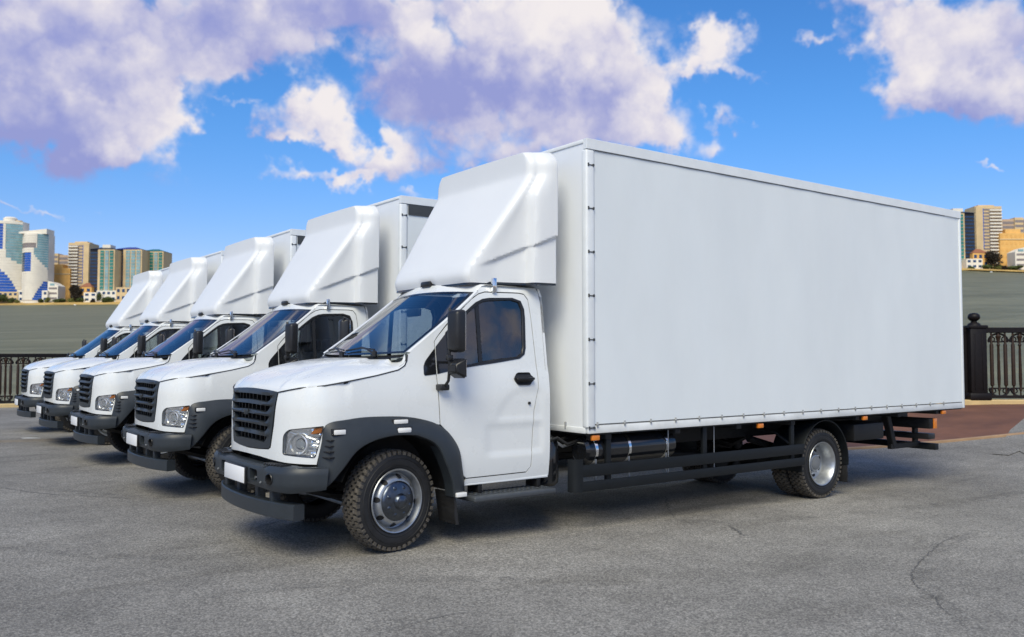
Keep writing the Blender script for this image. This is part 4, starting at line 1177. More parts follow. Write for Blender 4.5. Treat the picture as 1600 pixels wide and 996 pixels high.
    tube('drive_shaft', [(1.2, 0, .70), (3.6, 0, .60), (6.5, 0, RZ + .02)], .05, 'chassis', T)
    bm = bmesh.new(); add_tube(bm, [(RX, -.85, RZ), (RX, -.3, RZ), (RX, -.16, RZ), (RX, .16, RZ), (RX, .3, RZ), (RX, .85, RZ)], [.075, .085, .19, .19, .085, .075], 14); rax = bm_obj('rear_axle', bm, 'chassis', T)
    for y in (-.5, .5): tube('leaf_spring', [(RX - .8, y, .70), (RX, y, RZ + .14), (RX + .8, y, .70)], .05, 'chassis', rax, 6)
    # black air / fuel tanks with bright straps
    FT = lathe('fuel_tank', [(.001, 2.30), (.12, 2.302), (.158, 2.33), (.165, 2.37), (.165, 3.62), (.158, 3.67), (.12, 3.70), (.06, 3.71), (.045, 3.80), (.001, 3.80)], 36, 'gloss_black', T, (0, -.985, .80), 'X')
    for x in (2.42, 2.92, 3.52):
        lathe('tank_strap', [(.166, x - .02), (.171, x - .018), (.171, x + .018), (.166, x + .02)], 36, 'chrome', FT, (0, -.985, .80), 'X')
        box('tank_hanger', x - .014, x + .014, -.995, -.975, .96, 1.0, 'steel', FT)
        box('strap_tail', x - .01, x + .01, -1.13, -1.12, .47, .80, 'steel', FT)
    AT = lathe('air_reservoir', [(.001, .42), (.10, .425), (.135, .46), (.14, .5), (.14, .88), (.12, .93), (.06, .95), (.001, .95)], 28, 'gloss_black', T, (1.98, -.80, 0), 'Z')
    AT2 = lathe('air_reservoir', [(.001, .42), (.10, .425), (.135, .46), (.14, .5), (.14, .88), (.12, .93), (.06, .95), (.001, .95)], 28, 'gloss_black', T, (2.14, -.42, 0), 'Z')
    for k, (y, z) in enumerate(((-.98, .93), (-.90, .90), (-.80, .955), (-.68, .91))):
        tube('air_hose', [(1.90, y, z), (2.02, y + .03, z + .02), (2.12, y - .02, z - .05), (2.3, y, z - .02)], .018, ('steel' if k == 1 else 'chassis'), T, 8)
    box('battery_box', 2.3, 2.95, .62, 1.15, .5, .9, 'chassis', T, .02)
    box('tool_box', 3.85, 5.0, .55, .70, .5, .92, 'chassis', T, .02)
    box('valve_block', 2.56, 2.72, -.93, -.80, .96, .999, 'chassis', T, .01)
    # ---- side guards
    for side in (-1, 1):
        SG = box('side_guard', 2.13, 6.07, side * 1.188, side * 1.214, .538, .668, 'guard', T, .006, 2)
        box('guard_rail', 2.13, 6.07, side * 1.188, side * 1.214, .383, .490, 'guard', SG, .006, 2)
        Vv = []
        for (x, y) in ((2.16, 1.215), (2.11, 1.213), (2.07, 1.195), (2.045, 1.16), (2.04, 1.10)):
            Vv += [(x, side * y, .383), (x, side * y, .735)]
        obj('guard_end', Vv, [(2 * i, 2 * i + 1, 2 * i + 3, 2 * i + 2) for i in range(4)], 'guard', SG)
        for x in (2.56, 4.13, 5.85):
            box('guard_post', x - .035, x + .035, side * 1.145, side * 1.187, .39, 1.0, 'guard', SG, .006)
        for x in (2.13, 6.07):
            pass
        for x in (3.52, 4.32):
            tube('guard_stay', [(x, side * 1.16, .48), (x, side * 1.16, 1.0)], .007, 'steel', SG, 6)
        for x, mm in ((2.27, 'amber'), (5.07, 'amber'), (7.42, 'amber'), (9.62, 'amber')):
            o_ = box('marker_lamp', x, x + .11, side * 1.205, side * 1.245, .925, .985, mm, T, .012, 2)
            box('lamp_base', x - .01, x + .12, side * 1.15, side * 1.206, .93, 1.0, 'chassis', o_)
        # rear mudguard: thin hoop over the twin tyres
        Vv = []
        for k in range(27):
            a = R(-8) + math.pi * 1.10 * k / 26 - R(0)
            for (r_, y) in ((.545, .68), (.550, .70), (.553, 1.155), (.545, 1.175), (.530, 1.172), (.528, .70)):
                Vv.append((RX + r_ * math.cos(a), side * y, RZ + .03 + r_ * math.sin(a) * 1.06))
        mg = obj('rear_mudguard', Vv, grid_faces(27, 6), 'guard', T)
        box('mud_flap', RX + .535, RX + .555, side * .70, side * 1.15, .06, .44, 'rubber', mg, .004)
        for q in (.9, 1.05): lathe('bolt', [(.014, -.006), (.014, .006), (.001, .008)], 8, 'steel', mg, (RX + .545, side * 1.16, .42))
        tube('mudguard_stay', [(RX - .50, side * 1.0, .62), (RX - .62, side * .8, .80), (RX - .62, side * .45, .86)], .02, 'chassis', mg, 8)
        # spare / tool locker aft of the axle
        box('rear_locker', 7.38, 8.15, side * .55, side * 1.12, .62, .86, 'chassis', T, .02)
    # ---- tail gear
    RU = box('rear_underrun_bar', 9.55, 9.66, -1.15, 1.15, .36, .46, 'guard', T, .01)
    box('tail_lamp_bar', 9.40, 9.60, -1.15, 1.15, .70, .86, 'chassis', RU, .015)
    box('step_bar', 9.42, 9.62, -1.12, 1.12, .53, .62, 'black_plastic', RU, .015)
    for y in (-.85, .85):
        bm = bmesh.new()
        add_box(bm, 8.70, 8.80, y - .05, y + .05, .40, .98, .01, 1, ((8.75, y, .7), Matrix.Rotation(R(-20), 3, 'Y')))
        add_box(bm, 8.75, 9.6, y - .04, y + .04, .40, .48, .01, 1); add_box(bm, 9.45, 9.55, y - .03, y + .03, .42, .74, .01, 1)
        bm_obj('lift_arm', bm, 'chassis', RU)
        box('tail_lamp', 9.585, 9.625, y * 1.22 - .14 * (1 if y > 0 else -1) - .1, y * 1.22 - .14 * (1 if y > 0 else -1) + .1, .71, .85, 'red_lens', RU, .01)
    for y in (-1.152, 1.152):
        box('side_reflector', 9.50, 9.60, y - .012, y + .012, .70, .86, 'amber', RU, .006)
    return T

# ------------------------------------------------------------------ five trucks in a row
proto = make_truck()
TRUCKS = [(0, 0), (0, 4.13), (0, 8.30), (0, 12.32), (0.02, 16.12)]
YAW = [0, R(.25), R(-.3), R(.35), R(-.2)]
LAB = ['white box truck nearest the camera, its whole blank side in view',
       'second white box truck, parked just behind the nearest one',
       'middle white box truck, third of the five in the row',
       'fourth white box truck, between the middle truck and the farthest one',
       'farthest white box truck, last in the row beside the iron railing']
trucks = [proto] + [copy_tree(proto) for _ in TRUCKS[1:]]
for t, (x, y), l in zip(trucks, TRUCKS, LAB):
    t.location = (x, y, 0); t.rotation_euler.z = YAW[LAB.index(l)]; tag(t, l, 'truck', 'white box trucks parked in a row')
# the trucks behind have a dark ventilation gap below the top rail of the curtain
for t, st in zip(trucks[1:], (R(4), R(-3), R(1), R(5))):      # front wheels stand at slightly different angles
    for c in t.children:
        if c.name.startswith('wheel') and c.name[5:6] in ('', '.') and abs(c.location.x) < .1: c.rotation_euler.z += st - R(4)
for t in trucks[1:]:
    bx = next(c for c in t.children if c.name.startswith('cargo_box'))
    for side in (-1, 1):
        o = box('dark_curtain_gap', 2.31, 10.1, side * 1.262, side * 1.268, 3.93, 4.085, 'trim_dark', bx)

# ------------------------------------------------------------------ iron railings on the embankment
def railing(name, p0, p1, height, pitch, label, post_w, npan):
    p0 = Vector(p0); p1 = Vector(p1); d = p1 - p0; Ln = d.to_2d().length; ang = math.atan2(d.y, d.x)
    Rr = empty(name, p0, ang); tag(Rr, label, 'railing', 'iron railings along the river')
    slope = d.z / Ln
    H = height
    def zz(x): return slope * x
    # stone plinth
    V = []
    for x in (-.3, Ln + .3):
        for (y, z) in ((-.30, -.7), (-.30, .10), (-.27, .125), (.27, .125), (.30, .10), (.30, -.7)): V.append((x, y, z + zz(x)))
    obj('plinth', V, [(i, i + 1, 7 + i, 6 + i) for i in range(5)] + [(0, 1, 2, 3, 4, 5), (11, 10, 9, 8, 7, 6)], 'plinth_stone', Rr, False)
    pan = Ln / npan
    # meshes shared by alike pieces
    def shared(builder, mm='iron'):
        bm = bmesh.new(); builder(bm); me = bpy.data.meshes.new('piece'); bm.to_mesh(me); bm.free(); me.materials.append(MATS[mm])
        me.polygons.foreach_set('use_smooth', [True] * len(me.polygons)); me.set_sharp_from_angle(angle=R(40)); return me
    def put(nm, me, loc):
        o = bpy.data.objects.new(nm, me); COL.objects.link(o); o.parent = Rr; o.location = loc; return o
    k = H / 2.2; w = post_w
    def post(bm):
        add_box(bm, -w / 2, w / 2, -w / 2, w / 2, .10, H * .99, .03, 2)
        add_box(bm, -w * .68, w * .68, -w * .68, w * .68, .10, .32 * k, .05, 2)
        add_box(bm, -w * .58, w * .58, -w * .58, w * .58, H * .97, H * 1.01, .02, 1)
        for sx_ in (-1, 1): add_box(bm, sx_ * w * .25 - .02, sx_ * w * .25 + .02, -w * .53, w * .53, .4 * k, H * .90, .01, 1)
        add_lathe(bm, [(w * .40, H * 1.01), (w * .34, H * 1.035), (w * .20, H * 1.05), (w * .16, H * 1.065), (w * .26, H * 1.08), (w * .34, H * 1.10), (w * .36, H * 1.125), (w * .32, H * 1.15), (w * .2, H * 1.168), (.001, H * 1.175)], 18, (0, 0, 0), 'Z')
    pm = shared(post)
    zb0, zb1, zt0, zt1 = .16 * k, .24 * k, H * .915, H * .985
    def plain(bm): add_tube(bm, [(0, 0, zb1), (0, 0, .50 * k), (0, 0, .53 * k), (0, 0, H * .76), (0, 0, H * .78), (0, 0, zt0)], [.026 * k, .026 * k, .055 * k, .052 * k, .034 * k, .026 * k], 8, False)
    def fancy(bm): add_lathe(bm, [(.02, zb1), (.022, .36 * k), (.045, .40 * k), (.03, .46 * k), (.038, .55 * k), (.045, .72 * k), (.036, H * .62), (.03, H * .74), (.05, H * .76), (.03, H * .78), (.05, H * .83), (.075, H * .87), (.04, H * .89), (.02, zt0)], 10, (0, 0, 0), 'Z')
    rp = pitch * 1.45
    def scroll(bm, zc, up):
        pts = []
        for q in range(15):
            a = math.pi * q / 14; pts.append((rp * math.cos(a), 0, zc + up * rp * .80 * math.sin(a)))
        add_tube(bm, pts, .030 * k, 6)
        for sg in (-1, 1):
            cp = []
            for q in range(13):
                a = 2 * math.pi * q / 12; cp.append((sg * rp * .62 + rp * .26 * math.cos(a), 0, zc + up * rp * .25 + rp * .24 * math.sin(a)))
            add_tube(bm, cp, .020 * k, 6)
        add_box(bm, -rp, rp, -.015, .015, zc - .02, zc + .02)
    pl_m = shared(plain, 'iron_bronze'); fa_m = shared(fancy, 'iron_bronze')  # iron balusters, orange sunset light put into their colour
    su_m = shared(lambda bm: scroll(bm, H * .80, 1)); sd_m = shared(lambda bm: scroll(bm, .44 * k, -1))
    def rail(bm):
        a, b = w / 2 + .004, pan - w / 2 - .004
        add_box(bm, a, b, -.05 * k, .05 * k, zt0, zt1, .012, 1); add_box(bm, a, b, -.04 * k, .04 * k, zb0, zb1, .01, 1)
        for x in (a + .05, b - .05): add_box(bm, x - .05, x + .05, -.03, .03, zb1, zt0)
    rm = shared(rail)
    if abs(slope) > 1e-6:
        for v in rm.vertices: v.co.z += slope * v.co.x
    for i in range(npan + 1):
        x = i * pan; put('post', pm, (x, 0, zz(x)))
        if i == npan: break
        put('rail_frame', rm, (x, 0, zz(x)))
        usable = pan - w - .28; n3 = max(1, int(usable / (3 * pitch))); st = usable / n3
        for q in range(n3):
            xc = x + w / 2 + .14 + st * (q + .5)
            put('baluster', fa_m, (xc, 0, zz(xc)))
            for sg in (-1, 1): put('baluster', pl_m, (xc + sg * pitch, 0, zz(xc)))
            put('scroll', su_m, (xc, 0, zz(xc))); put('scroll', sd_m, (xc, 0, zz(xc)))
    return Rr
def on_fence(x): return edge_y(x) - .45
FD = Vector((.806, -.591, 0)); FP = Vector((21.22, 3.82, .50))
railing('iron_railing', FP - FD * 4.4, FP + FD * 13.2, 2.2, .195, 'ornate dark iron railing with ball-topped post at the right, behind the nearest truck', .46, 4)
railing('iron_railing', (-21.0, 28.3, 0), (19.5, 28.3, ground_z(19.5) * 0 + 0.0), 1.98, .165, 'dark iron railing at the far left, behind the farthest truck', .40, 10)

# short dash of white paint on the lot
pd = patch('paint_dash', [(31, 685.0), (45, 684.5), (58, 684.7), (64, 685.3), (50, 685.6), (38, 685.7)], 'road_paint', .006, ground)

# ------------------------------------------------------------------ far city across the river
PXM = FAR / FPX                                  # metres per picture point at the far bank
mat('wall_cream', (.66, .50, .28), .8, var=.10, vscale=.15)
mat('wall_white', (.80, .75, .64), .7, var=.06, vscale=.2)
mat('wall_beige', (.52, .38, .26), .8, var=.10, vscale=.2)
mat('wall_grey', (.24, .21, .21), .8, var=.12, vscale=.2)
mat('wall_orange', (.74, .42, .12), .8, var=.12, vscale=.2)
mat('wall_ochre', (.78, .46, .14), .8, var=.10, vscale=.2)
mat('wall_dark', (.018, .018, .026), .5, var=.2, vscale=.2)  # shade of the tower ends put into the colour; also a dark roof
mat('glass_blue', (.015, .10, .46), .25, var=.25, vscale=.3)
mat('glass_deep', (.015, .05, .13), .2, var=.3, vscale=.3)
mat('glass_pale', (.22, .38, .42), .25, var=.2, vscale=.3)
mat('glass_teal', (.03, .20, .17), .25, var=.25, vscale=.3)
mat('roof_blue', (.04, .05, .26), .5, var=.1)
mat('roof_teal', (.02, .16, .17), .5, var=.1)
mat('roof_brown', (.30, .12, .06), .8, var=.2)
mat('leaf_dark', (.030, .022, .012), .9, var=.4, vscale=.8)
mat('leaf_green', (.075, .10, .025), .9, var=.4, vscale=.8)
mat('leaf_light', (.18, .19, .05), .9, var=.4, vscale=.8)
mat('trunk', (.06, .045, .03), .9)
mat('boat_white', (.85, .85, .84), .4)

class Site:
    """places pieces of the skyline on the far bank; mirrored and enlarged on the right-hand stretch"""
    def __init__(s, mir): s.m = mir
    def u(s, u): return u if not s.m else 1560 - (u - 112) * 1.262
    def sc(s): return 1.0 if not s.m else 1.262
    def scv(s): return 1.0 if not s.m else 1.06
    def base_v(s): return 470.0 if not s.m else 418.5
    def root(s, name, u0, u1, vb, dep):
        a, b = sorted((s.u(u0), s.u(u1))); uc = (a + b) / 2; z = FAR + dep
        vbase = s.base_v() + (vb - 470) * s.scv()
        p = at_depth(uc, vbase, z); k = z / FPX
        o = empty(name, p, math.atan2(RT.y, RT.x))
        return o, (b - a) * k, k * s.scv(), uc
def bfloors(root, W, D, H, n, m, z0=.0, x0=None, x1=None, band=.55, proud=.12, y=None):
    x0 = -W / 2 if x0 is None else x0; x1 = W / 2 if x1 is None else x1; y = -D / 2 if y is None else y
    h = (H - z0) / n
    for i in range(n):
        box('window_band', x0, x1, y - proud, y + .3, z0 + h * (i + .5 - band / 2), z0 + h * (i + .5 + band / 2), m, root)
def slab_tower(site, name, label, u0, u1, vt, vb, dep, mw, mg, nfl, D=14, piers=0, mside=None, roof=None, splits=None, group='towers across the river'):
    o, W, k, uc = site.root(name, u0, u1, vb, dep); H = (vb - vt) * k
    tag(o, label, 'building', group)
    box('wall', -W / 2, W / 2, -D / 2, D / 2, -1.5, H, mw, o)
    bfloors(o, W * .94, D, H * .97, nfl, mg, H * .05)
    for i in range(piers + 1 if piers else 0):
        x = -W / 2 + W * i / piers; box('pier', x - .55, x + .55, -D / 2 - .5, -D / 2 + .2, 0, H + .4, mw, o)
    return o, W, H, D, k
def cap(o, W, D, H, h, m, kind='block', wf=.5):
    if kind == 'block': box('roof_block', -W * wf / 2, W * wf / 2, -D * .3, D * .3, H - .1, H + h, m, o)
    else:
        bm = bmesh.new(); vs_ = [bm.verts.new((sx_ * W * .52, sy_ * D * .52, H - .05)) for sx_, sy_ in ((-1, -1), (1, -1), (1, 1), (-1, 1))]
        ts = [bm.verts.new((sx_ * W * .14, sy_ * D * .14, H + h)) for sx_, sy_ in ((-1, -1), (1, -1), (1, 1), (-1, 1))]
        for i in range(4): bm.faces.new((vs_[i], vs_[(i + 1) % 4], ts[(i + 1) % 4], ts[i]))
        bm.faces.new(ts); bm_obj('roof', bm, m, o, False)
def two_face_tower(site, label, u0, u1, us, vt, vb, dep, roofm, glassm, capm=None):
    """shade put into a dark end wall on one side, cream-framed glass front on the other"""
    o, W, k, uc = site.root('office_tower', u0, u1, vb, dep); H = (vb - vt) * k; D = 16
    tag(o, label, 'building', 'towers across the river')
    f = (us - u0) / (u1 - u0); sgn = -1 if not site.m else 1
    xs_ = -W / 2 + W * f if not site.m else W / 2 - W * f
    a0, a1 = (-W / 2, xs_) if not site.m else (xs_, W / 2)
    b0, b1 = (xs_, W / 2) if not site.m else (-W / 2, xs_)
    box('end_wall', a0, a1, -D / 2 + 1.0, D / 2, -1.5, H * .985, 'wall_dark', o)  # shaded end of the tower, painted dark
    n = 14
    for i in range(n): box('window_band', a0 + .2, a1 - .2, -D / 2 + .86, -D / 2 + 1.2, H * (.05 + .92 * i / n), H * (.05 + .92 * (i + .30) / n), 'glass_deep', o)
    box('wall', b0 + .01, b1, -D / 2, D / 2, -1.5, H * .985, 'wall_cream', o)
    wb = b1 - b0
    for q in range(3):
        g0 = b0 + wb * (.16 + .28 * q); g1 = g0 + wb * .21
        box('glass_bay', g0, g1, -D / 2 - .5, -D / 2 + .2, H * .06, H * .955, glassm if q != 1 else 'glass_pale', o)
        for i in range(n): box('floor_line', g0 - .05, g1 + .05, -D / 2 - .62, -D / 2 - .45, H * (.07 + .90 * i / n), H * (.07 + .90 * i / n) + .30, 'wall_beige', o)
    cap(o, W, D, H * .985, H * .055, roofm, 'hip')
    if capm: box('roof_block', -W * .1, W * .22, -4, 4, H * 1.0, H * 1.085, capm, o)
    return o
def sail_tower(label, u0, u1, vt, vb, dep, style):
    s = Site(False); o, W, k, uc = s.root('curved_tower', u0, u1, vb, dep); H = (vb - vt) * k
    tag(o, label, 'building', 'towers across the river')
    nf, ncell = 28, 66; D = 16
    def pt(x, y_off, z): return (x, -D * .42 * (1 - (2 * x / W) ** 2) + y_off, z)
    def cls(xn, zn):
        if style == 0:      # white shoulder sweeping down to the right over a blue foot
            if zn > .95: return 'wall_white'
            if zn > .66: return 'glass_blue' if (.28 < xn < .62) else ('glass_pale' if xn > .68 else 'wall_white')
            r = math.hypot((xn - .05) / .92, zn / .48)
            if r < .98: return 'glass_blue'
            if xn > .70 and zn > .45 + .35 * (1 - xn): return 'glass_pale'
            return 'wall_white'
        else:
            if zn > .80: return 'wall_grey' if (zn < .84 and xn < .7) else ('wall_white' if xn < .72 else 'glass_pale')
            if .42 < zn <= .72 and .04 < xn < .54: return 'glass_deep' if xn < .26 else 'glass_blue'
            if xn > .64 and zn > .35 + 1.2 * (1 - xn) * .5 + .12: return 'glass_pale'
            if zn < .30 and xn > .62 and zn < (xn - .60) * .9: return 'glass_blue'
            return 'wall_white'
    core = []
    N = 20
    V = [pt(-W / 2 + W * i / N, .25, z) for z in (-1.5, H) for i in range(N + 1)] + [(-W / 2, D / 2, -1.5), (W / 2, D / 2, -1.5), (-W / 2, D / 2, H), (W / 2, D / 2, H)]
    a = 2 * (N + 1)
    F = [(i, i + 1, N + 2 + i, N + 1 + i) for i in range(N)] + [(N, a + 1, a + 3, 2 * N + 1), (a, 0, N + 1, a + 2), (a + 1, a, a + 2, a + 3), tuple(list(range(N + 1, 2 * N + 2)) + [a + 3, a + 2])]
    obj('wall', V, F, 'wall_white', o, False)
    for f in range(nf):
        z0 = H * (.03 + .97 * f / nf); z1 = H * (.03 + .97 * (f + .82) / nf); run = []
        cells = [cls((c + .5) / ncell, (f + .5) / nf) for c in range(ncell)]
        c = 0
        while c < ncell:
            e = c
            while e + 1 < ncell and cells[e + 1] == cells[c]: e += 1
            xa, xb = -W / 2 + W * c / ncell, -W / 2 + W * (e + 1) / ncell - .05
            nn = max(2, (e - c) // 4 + 2); V = []
            zz1 = z1 if cells[c] != 'wall_white' else H * (.03 + .97 * (f + .93) / nf)
            for z in (z0, zz1):
                for q in range(nn): x = xa + (xb - xa) * q / (nn - 1); V.append(pt(x, -.25 if cells[c] == 'wall_white' else -.05, z))
            for z in (z0, zz1):
                for q in range(nn): x = xa + (xb - xa) * q / (nn - 1); V.append(pt(x, .3, z))
            Fc = []
            for q in range(nn - 1):
                Fc += [(q, q + 1, nn + q + 1, nn + q), (nn + q, nn + q + 1, 3 * nn + q + 1, 3 * nn + q), (q + 1, q, 2 * nn + q, 2 * nn + q + 1)]
            Fc += [(0, nn, 3 * nn, 2 * nn), (nn - 1, 3 * nn - 1, 4 * nn - 1, 2 * nn - 1)]
            obj('wall_panel' if cells[c] == 'wall_white' else 'window_band', V, Fc, cells[c], o, False)
            c = e + 1
    return o, W, H
def foliage(root, rx, ry, rz, zc, n, m, seed):
    rnd = random.Random(seed); V = []; F = []
    lobes = [(rnd.uniform(-.5, .5) * rx, rnd.uniform(-.5, .5) * ry, rnd.uniform(-.35, .45) * rz, rnd.uniform(.45, .7)) for _ in range(7)]
    for _ in range(n):
        l = rnd.choice(lobes); d = Vector((rnd.gauss(0, 1), rnd.gauss(0, 1), rnd.gauss(0, 1))).normalized() * (rnd.random() ** .35)
        c = Vector((l[0] + d.x * rx * l[3], l[1] + d.y * ry * l[3], zc + l[2] + d.z * rz * l[3]))
        a = Vector((rnd.gauss(0, 1), rnd.gauss(0, 1), rnd.gauss(0, 1))).normalized(); b = a.orthogonal().normalized(); s = rnd.uniform(.05, .12) * max(rx, rz)
        o = len(V); V += [c + a * s, c + b * s * .7, c - a * s, c - b * s * .7]; F.append((o, o + 1, o + 2, o + 3))
    return obj('crown', V, F, m, root, False)
def bush(site, name, label, u0, u1, vt, vb, dep, m, seed, cat='tree'):
    o, W, k, uc = site.root(name, u0, u1, vb, dep); H = (vb - vt) * k; tag(o, label, cat, 'trees on the far bank')
    tube('trunk', [(0, 0, -1.5), (.1, 0, H * .35), (0, .1, H * .6)], [H * .05 + .15, H * .04 + .1, .05], 'trunk', o, 7)
    foliage(o, W / 2, W / 2, H * .50, H * .53, 2600, m, seed); return o
def low_house(site, name, label, u0, u1, vt, vb, dep, mw, roofm, nfl, arch=False, group='low buildings on the far bank', pale=False):
    o, W, k, uc = site.root(name, u0, u1, vb, dep); H = (vb - vt) * k; D = 10; tag(o, label, 'building', group)
    box('wall', -W / 2, W / 2, -D / 2, D / 2, -1.5, H * (.8 if roofm or arch else 1), mw, o)
    hw = H * (.8 if roofm or arch else 1)
    for i in range(nfl):
        z0 = hw * (i + .30) / nfl
        if arch: box('window_band', -W * .40, W * .40, -D / 2 - .1, -D / 2 + .2, z0, z0 + hw / nfl * .4, 'wall_grey', o); continue
        n = max(2, int(W / 3.2))
        for q in range(n):
            x = -W / 2 + W * (q + .5) / n; w_ = W / n * .27
            f = box('window', x - w_, x + w_, -D / 2 - .1, -D / 2 + .2, z0, z0 + hw / nfl * .45, 'wall_orange' if pale else 'glass_deep', o)
    if pale: box('upper_storey', -W * .30, W * .18, -D / 2 + 1, D / 2 - 1, hw, hw * 1.12, mw, o); box('cornice', -W / 2 - .3, W / 2 + .3, -D / 2 - .4, D / 2, hw * .80, hw * .83, 'wall_cream', o)
    if roofm: cap(o, W, D, hw, H * .25, roofm, 'hip')
    if arch:
        V = []; n = 10
        for y in (-D / 2, D / 2):
            V += [(-W / 2, y, hw)] + [(-W / 2 + W * q / n, y, hw + H * .25 * math.sin(math.pi / 2 * q / n if site.m else math.pi / 2 * (1 - q / n) + 0) * 1.0) for q in range(n + 1)] + [(W / 2, y, hw)]
        c = n + 3
        F = [tuple(range(c)), tuple(range(2 * c - 1, c - 1, -1))] + [(i, c + i, c + (i + 1) % c, (i + 1) % c) for i in range(c)]
        obj('arched_roof', V, F, mw, o, False)
        box('arch_window', -W * .28, W * .15, -D / 2 - .12, -D / 2 + .1, hw + .2, hw + H * .13, 'glass_pale', o)
    return o
L_, Rr_ = Site(False), Site(True)
o, W, H = sail_tower('tall white curved tower with a blue glass foot, cut by the left edge', -26, 33, 346, 474, 4, 0)
lathe('roof_drum', [(W * .16, H - .2), (W * .17, H + 2.2), (W * .12, H + 3.2), (.001, H + 3.4)], 20, 'wall_white', o, (W * .16, 0, 0), 'Z')
lathe('roof_drum', [(W * .08, H - .2), (W * .08, H + .8), (.001, H + 1.1)], 16, 'wall_cream', o, (W * .40, 0, 0), 'Z')
o, W, H = sail_tower('white curved tower with a dark blue glass bay and slanted top', 33, 74, 366, 473, 0, 1)
bm = bmesh.new(); vv = [(-W / 2, -5, H), (W / 2, -3, H), (W / 2, 7, H), (-W / 2, 7, H), (-W / 2, -5, H + 1.2), (W / 2, -3, H + 3.6), (W / 2, 7, H + 3.6), (-W / 2, 7, H + 1.2)]
obj('slanted_top', vv, [(0, 1, 5, 4), (1, 2, 6, 5), (2, 3, 7, 6), (3, 0, 4, 7), (4, 5, 6, 7)], 'wall_white', o, False)
for st, side in ((L_, 'left'), (Rr_, 'right')):
    far = 'on the left' if side == 'left' else 'at the far right'
    o, W, H, D, k = slab_tower(st, 'apartment_block', 'pale banded apartment block %s, standing behind the ochre building' % far, 79, 113, 400, 470, 60, 'wall_beige', 'wall_grey', 10)
    sg = -1 if not st.m else 1
    x0 = sg * W / 2; box('glass_corner', min(x0, x0 - sg * W * .2), max(x0, x0 - sg * W * .2), -D / 2 - .8, 0, H * .02, H * .98, 'glass_blue', o)
    x1 = sg * W * .1; box('stair_core', x1 - W * .16, x1 + W * .16, -D / 2 - 1.2, 0, 0, H * 1.03, 'wall_cream', o)
    bfloors(o, W, D + 2.2, H, 10, 'wall_grey', 0, x1 - W * .15, x1 + W * .15)
    low_house(st, 'ochre_building', 'ochre building with stepped top %s of the far bank' % ('on the left' if side == 'left' else 'on the right'), 75, 114, 420, 470, 25, 'wall_ochre', None, 5, pale=True)
    o, W, H, D, k = slab_tower(st, 'apartment_tower', 'tall cream apartment tower with banded balconies %s' % far, 113, 146, 381, 470, 30, 'wall_cream', 'wall_grey', 17)
    for q in range(17):
        z = H * (.04 + .93 * q / 17); sg = -1 if not st.m else 1
        lathe_o = box('balcony', min(sg * W * .48, sg * W * .02), max(sg * W * .48, sg * W * .02), -D / 2 - 1.6, -D / 2 - .2, z, z + H * .026, 'wall_white', o, .2, 1)
    x = (W * .36 if not st.m else -W * .36); box('plain_bay', x - W * .13, x + W * .13, -D / 2 - 1.0, -D / 2 + .1, 0, H * .985, 'wall_cream', o); box('glass_strip', x - W * .17 - (0 if not st.m else -W * .30), x - W * .13 - (0 if not st.m else -W * .30), -D / 2 - .6, -D / 2, H * .3, H * .96, 'glass_blue', o)
    cap(o, W, D, H, H * .03, 'wall_cream', 'block', .6)
    two_face_tower(st, 'office tower with one end coloured as shaded and a white roof block %s' % far, 147, 186, 160, 390, 470, 12, 'wall_dark', 'glass_teal', 'wall_white')
    low_house(st, 'orange_house', 'small orange house beside the dark round tree %s' % far, 129, 148, 444, 471, 6, 'wall_orange', 'roof_brown', 2)
    low_house(st, 'white_house', 'low white house on the bank below the towers %s' % far, 136, 156, 458, 473, -2 + 4, 'wall_white', None, 2)
    low_house(st, 'arched_hall', 'white hall with a quarter-round roof window %s' % far, 80, 96, 442, 471, 4, 'wall_white', None, 3, True)
    bush(st, 'round_tree', 'dark round tree on the far bank %s' % far, 108, 133, 446, 472, 2, 'leaf_dark', 3)
    bush(st, 'bush', 'pale green bush at the foot of the dark tree %s' % far, 107, 119, 465, 474, -1, 'leaf_light', 5, 'bush')
    bush(st, 'bush', 'dark low bush by the white house %s' % far, 119, 140, 465, 474, -1, 'leaf_green', 6, 'bush')
    bush(st, 'bush', 'green bush in front of the arched hall %s' % far, 84, 104, 467, 474, -1, 'leaf_green', 7, 'bush')
two_face_tower(L_, 'office tower with a blue pyramid roof behind the row of trucks', 186, 228, 199, 390, 470, 22, 'roof_blue', 'glass_pale')
two_face_tower(L_, 'office tower with a teal pyramid roof, nearest the trucks', 227, 261, 236, 393, 470, 34, 'roof_teal', 'glass_teal')
low_house(L_, 'white_house', 'long white house at the foot of the office towers', 156, 186, 455, 472, 3, 'wall_white', None, 2)
low_house(L_, 'cream_house', 'cream house at the foot of the blue-roofed tower', 186, 232, 450, 472, 3, 'wall_cream', None, 2)
low_house(L_, 'podium', 'white podium under the slanted curved tower', 35, 80, 455, 473, 2, 'wall_white', None, 2)
low_house(L_, 'podium', 'cream podium under the tower cut by the left edge', -20, 34, 457, 473, 2, 'wall_cream', None, 2)
bush(L_, 'bush', 'round dark green bush left of the truck fairings', 159, 180, 464, 475, -3, 'leaf_green', 11, 'bush')
bush(L_, 'bush', 'dark teal tree between the white houses', 150, 166, 456, 473, -1, 'leaf_green', 12)
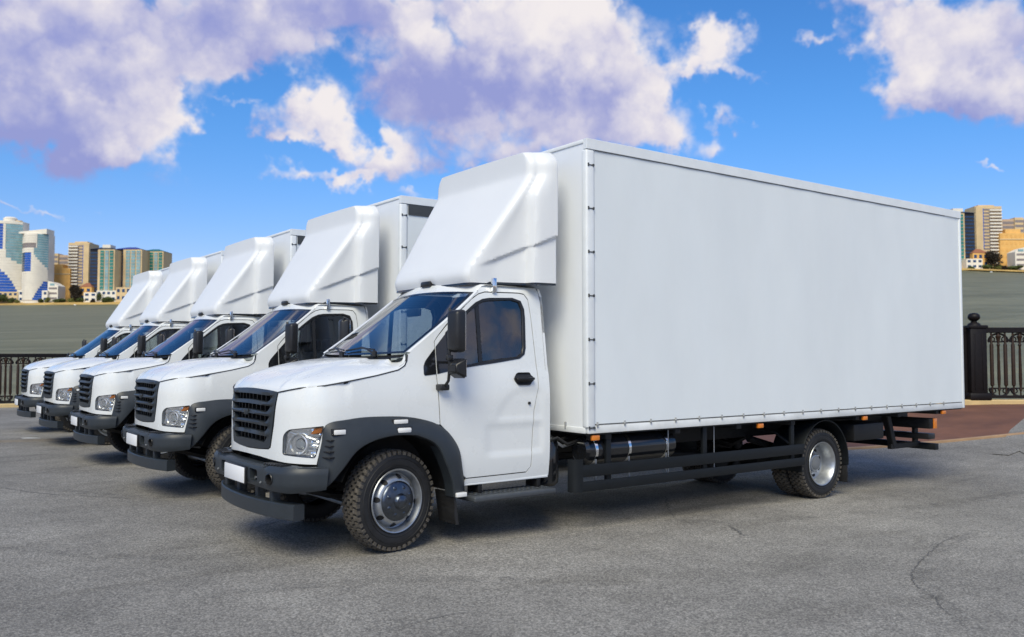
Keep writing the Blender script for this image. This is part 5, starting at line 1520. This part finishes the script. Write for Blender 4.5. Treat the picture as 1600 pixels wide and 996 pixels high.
bush(L_, 'bush', 'green bush at the left edge of the far bank', -8, 10, 460, 474, -7, 'leaf_green', 13, 'bush')
low_house(Rr_, 'white_house', 'white terrace block at the right edge of the far bank', 60, 80, 452, 474, 3, 'wall_white', None, 3)
rt = random.Random(9)
for i, (u0, w_, h_) in enumerate([(12, 10, 7), (24, 8, 5), (44, 9, 5), (58, 10, 6), (70, 8, 8), (140, 9, 6)]):
    bush(L_, 'shore_tree', ['small green shore tree, leftmost on the sandy bank below the tower cut by the edge', 'tiny pale shore tree, second from the left on the sandy bank', 'tiny dark shore tree at the left foot of the slanted white tower', 'small green shore tree before the middle of the slanted white tower', 'small pale shore tree at the right foot of the slanted white tower', 'small dark shore tree in front of the low white house on the left'][i], u0, u0 + w_, 474 - h_ - 1, 475, -4, ('leaf_green', 'leaf_light', 'leaf_dark')[i % 3], 30 + i)
for i, (u0, w_, h_) in enumerate([(142, 9, 6), (100, 9, 6), (66, 9, 6)]):
    bush(Rr_, 'shore_tree', ['small shore tree close to the nearest truck at the right', 'middle of the small shore trees at the right', 'small shore tree nearest the right edge of the picture'][i], u0, u0 + w_, 474 - h_ - 1, 475, -4, ('leaf_green', 'leaf_dark', 'leaf_light')[i % 3], 50 + i)
# two small boats on the river
def boat(u, v, label):
    p = None
    d = ray(u, v)
    p = CAM + d * ((FAR * .93) / d.dot(VH))
    o = empty('boat', p, math.atan2(RT.y, RT.x)); tag(o, label, 'boat', 'small white boats')
    V = []; n = 9
    for i in range(n):
        t = -1 + 2 * i / (n - 1); w = .8 * (1 - abs(t) ** 2.5) + .05
        V += [(t * 2.0, -w, .55 + .25 * t * t), (t * 1.8, -w * .6, -.5), (t * 1.8, w * .6, -.5), (t * 2.0, w, .55 + .25 * t * t)]
    obj('hull', V, grid_faces(n, 4, True), 'boat_white', o); box('cabin', -.7, .6, -.45, .45, .4, 1.35, 'boat_white', o, .12)
boat(117.5, 479.5, 'tiny white boat on the water at the left'); boat(1549, 428.0, 'tiny white boat on the water at the right')
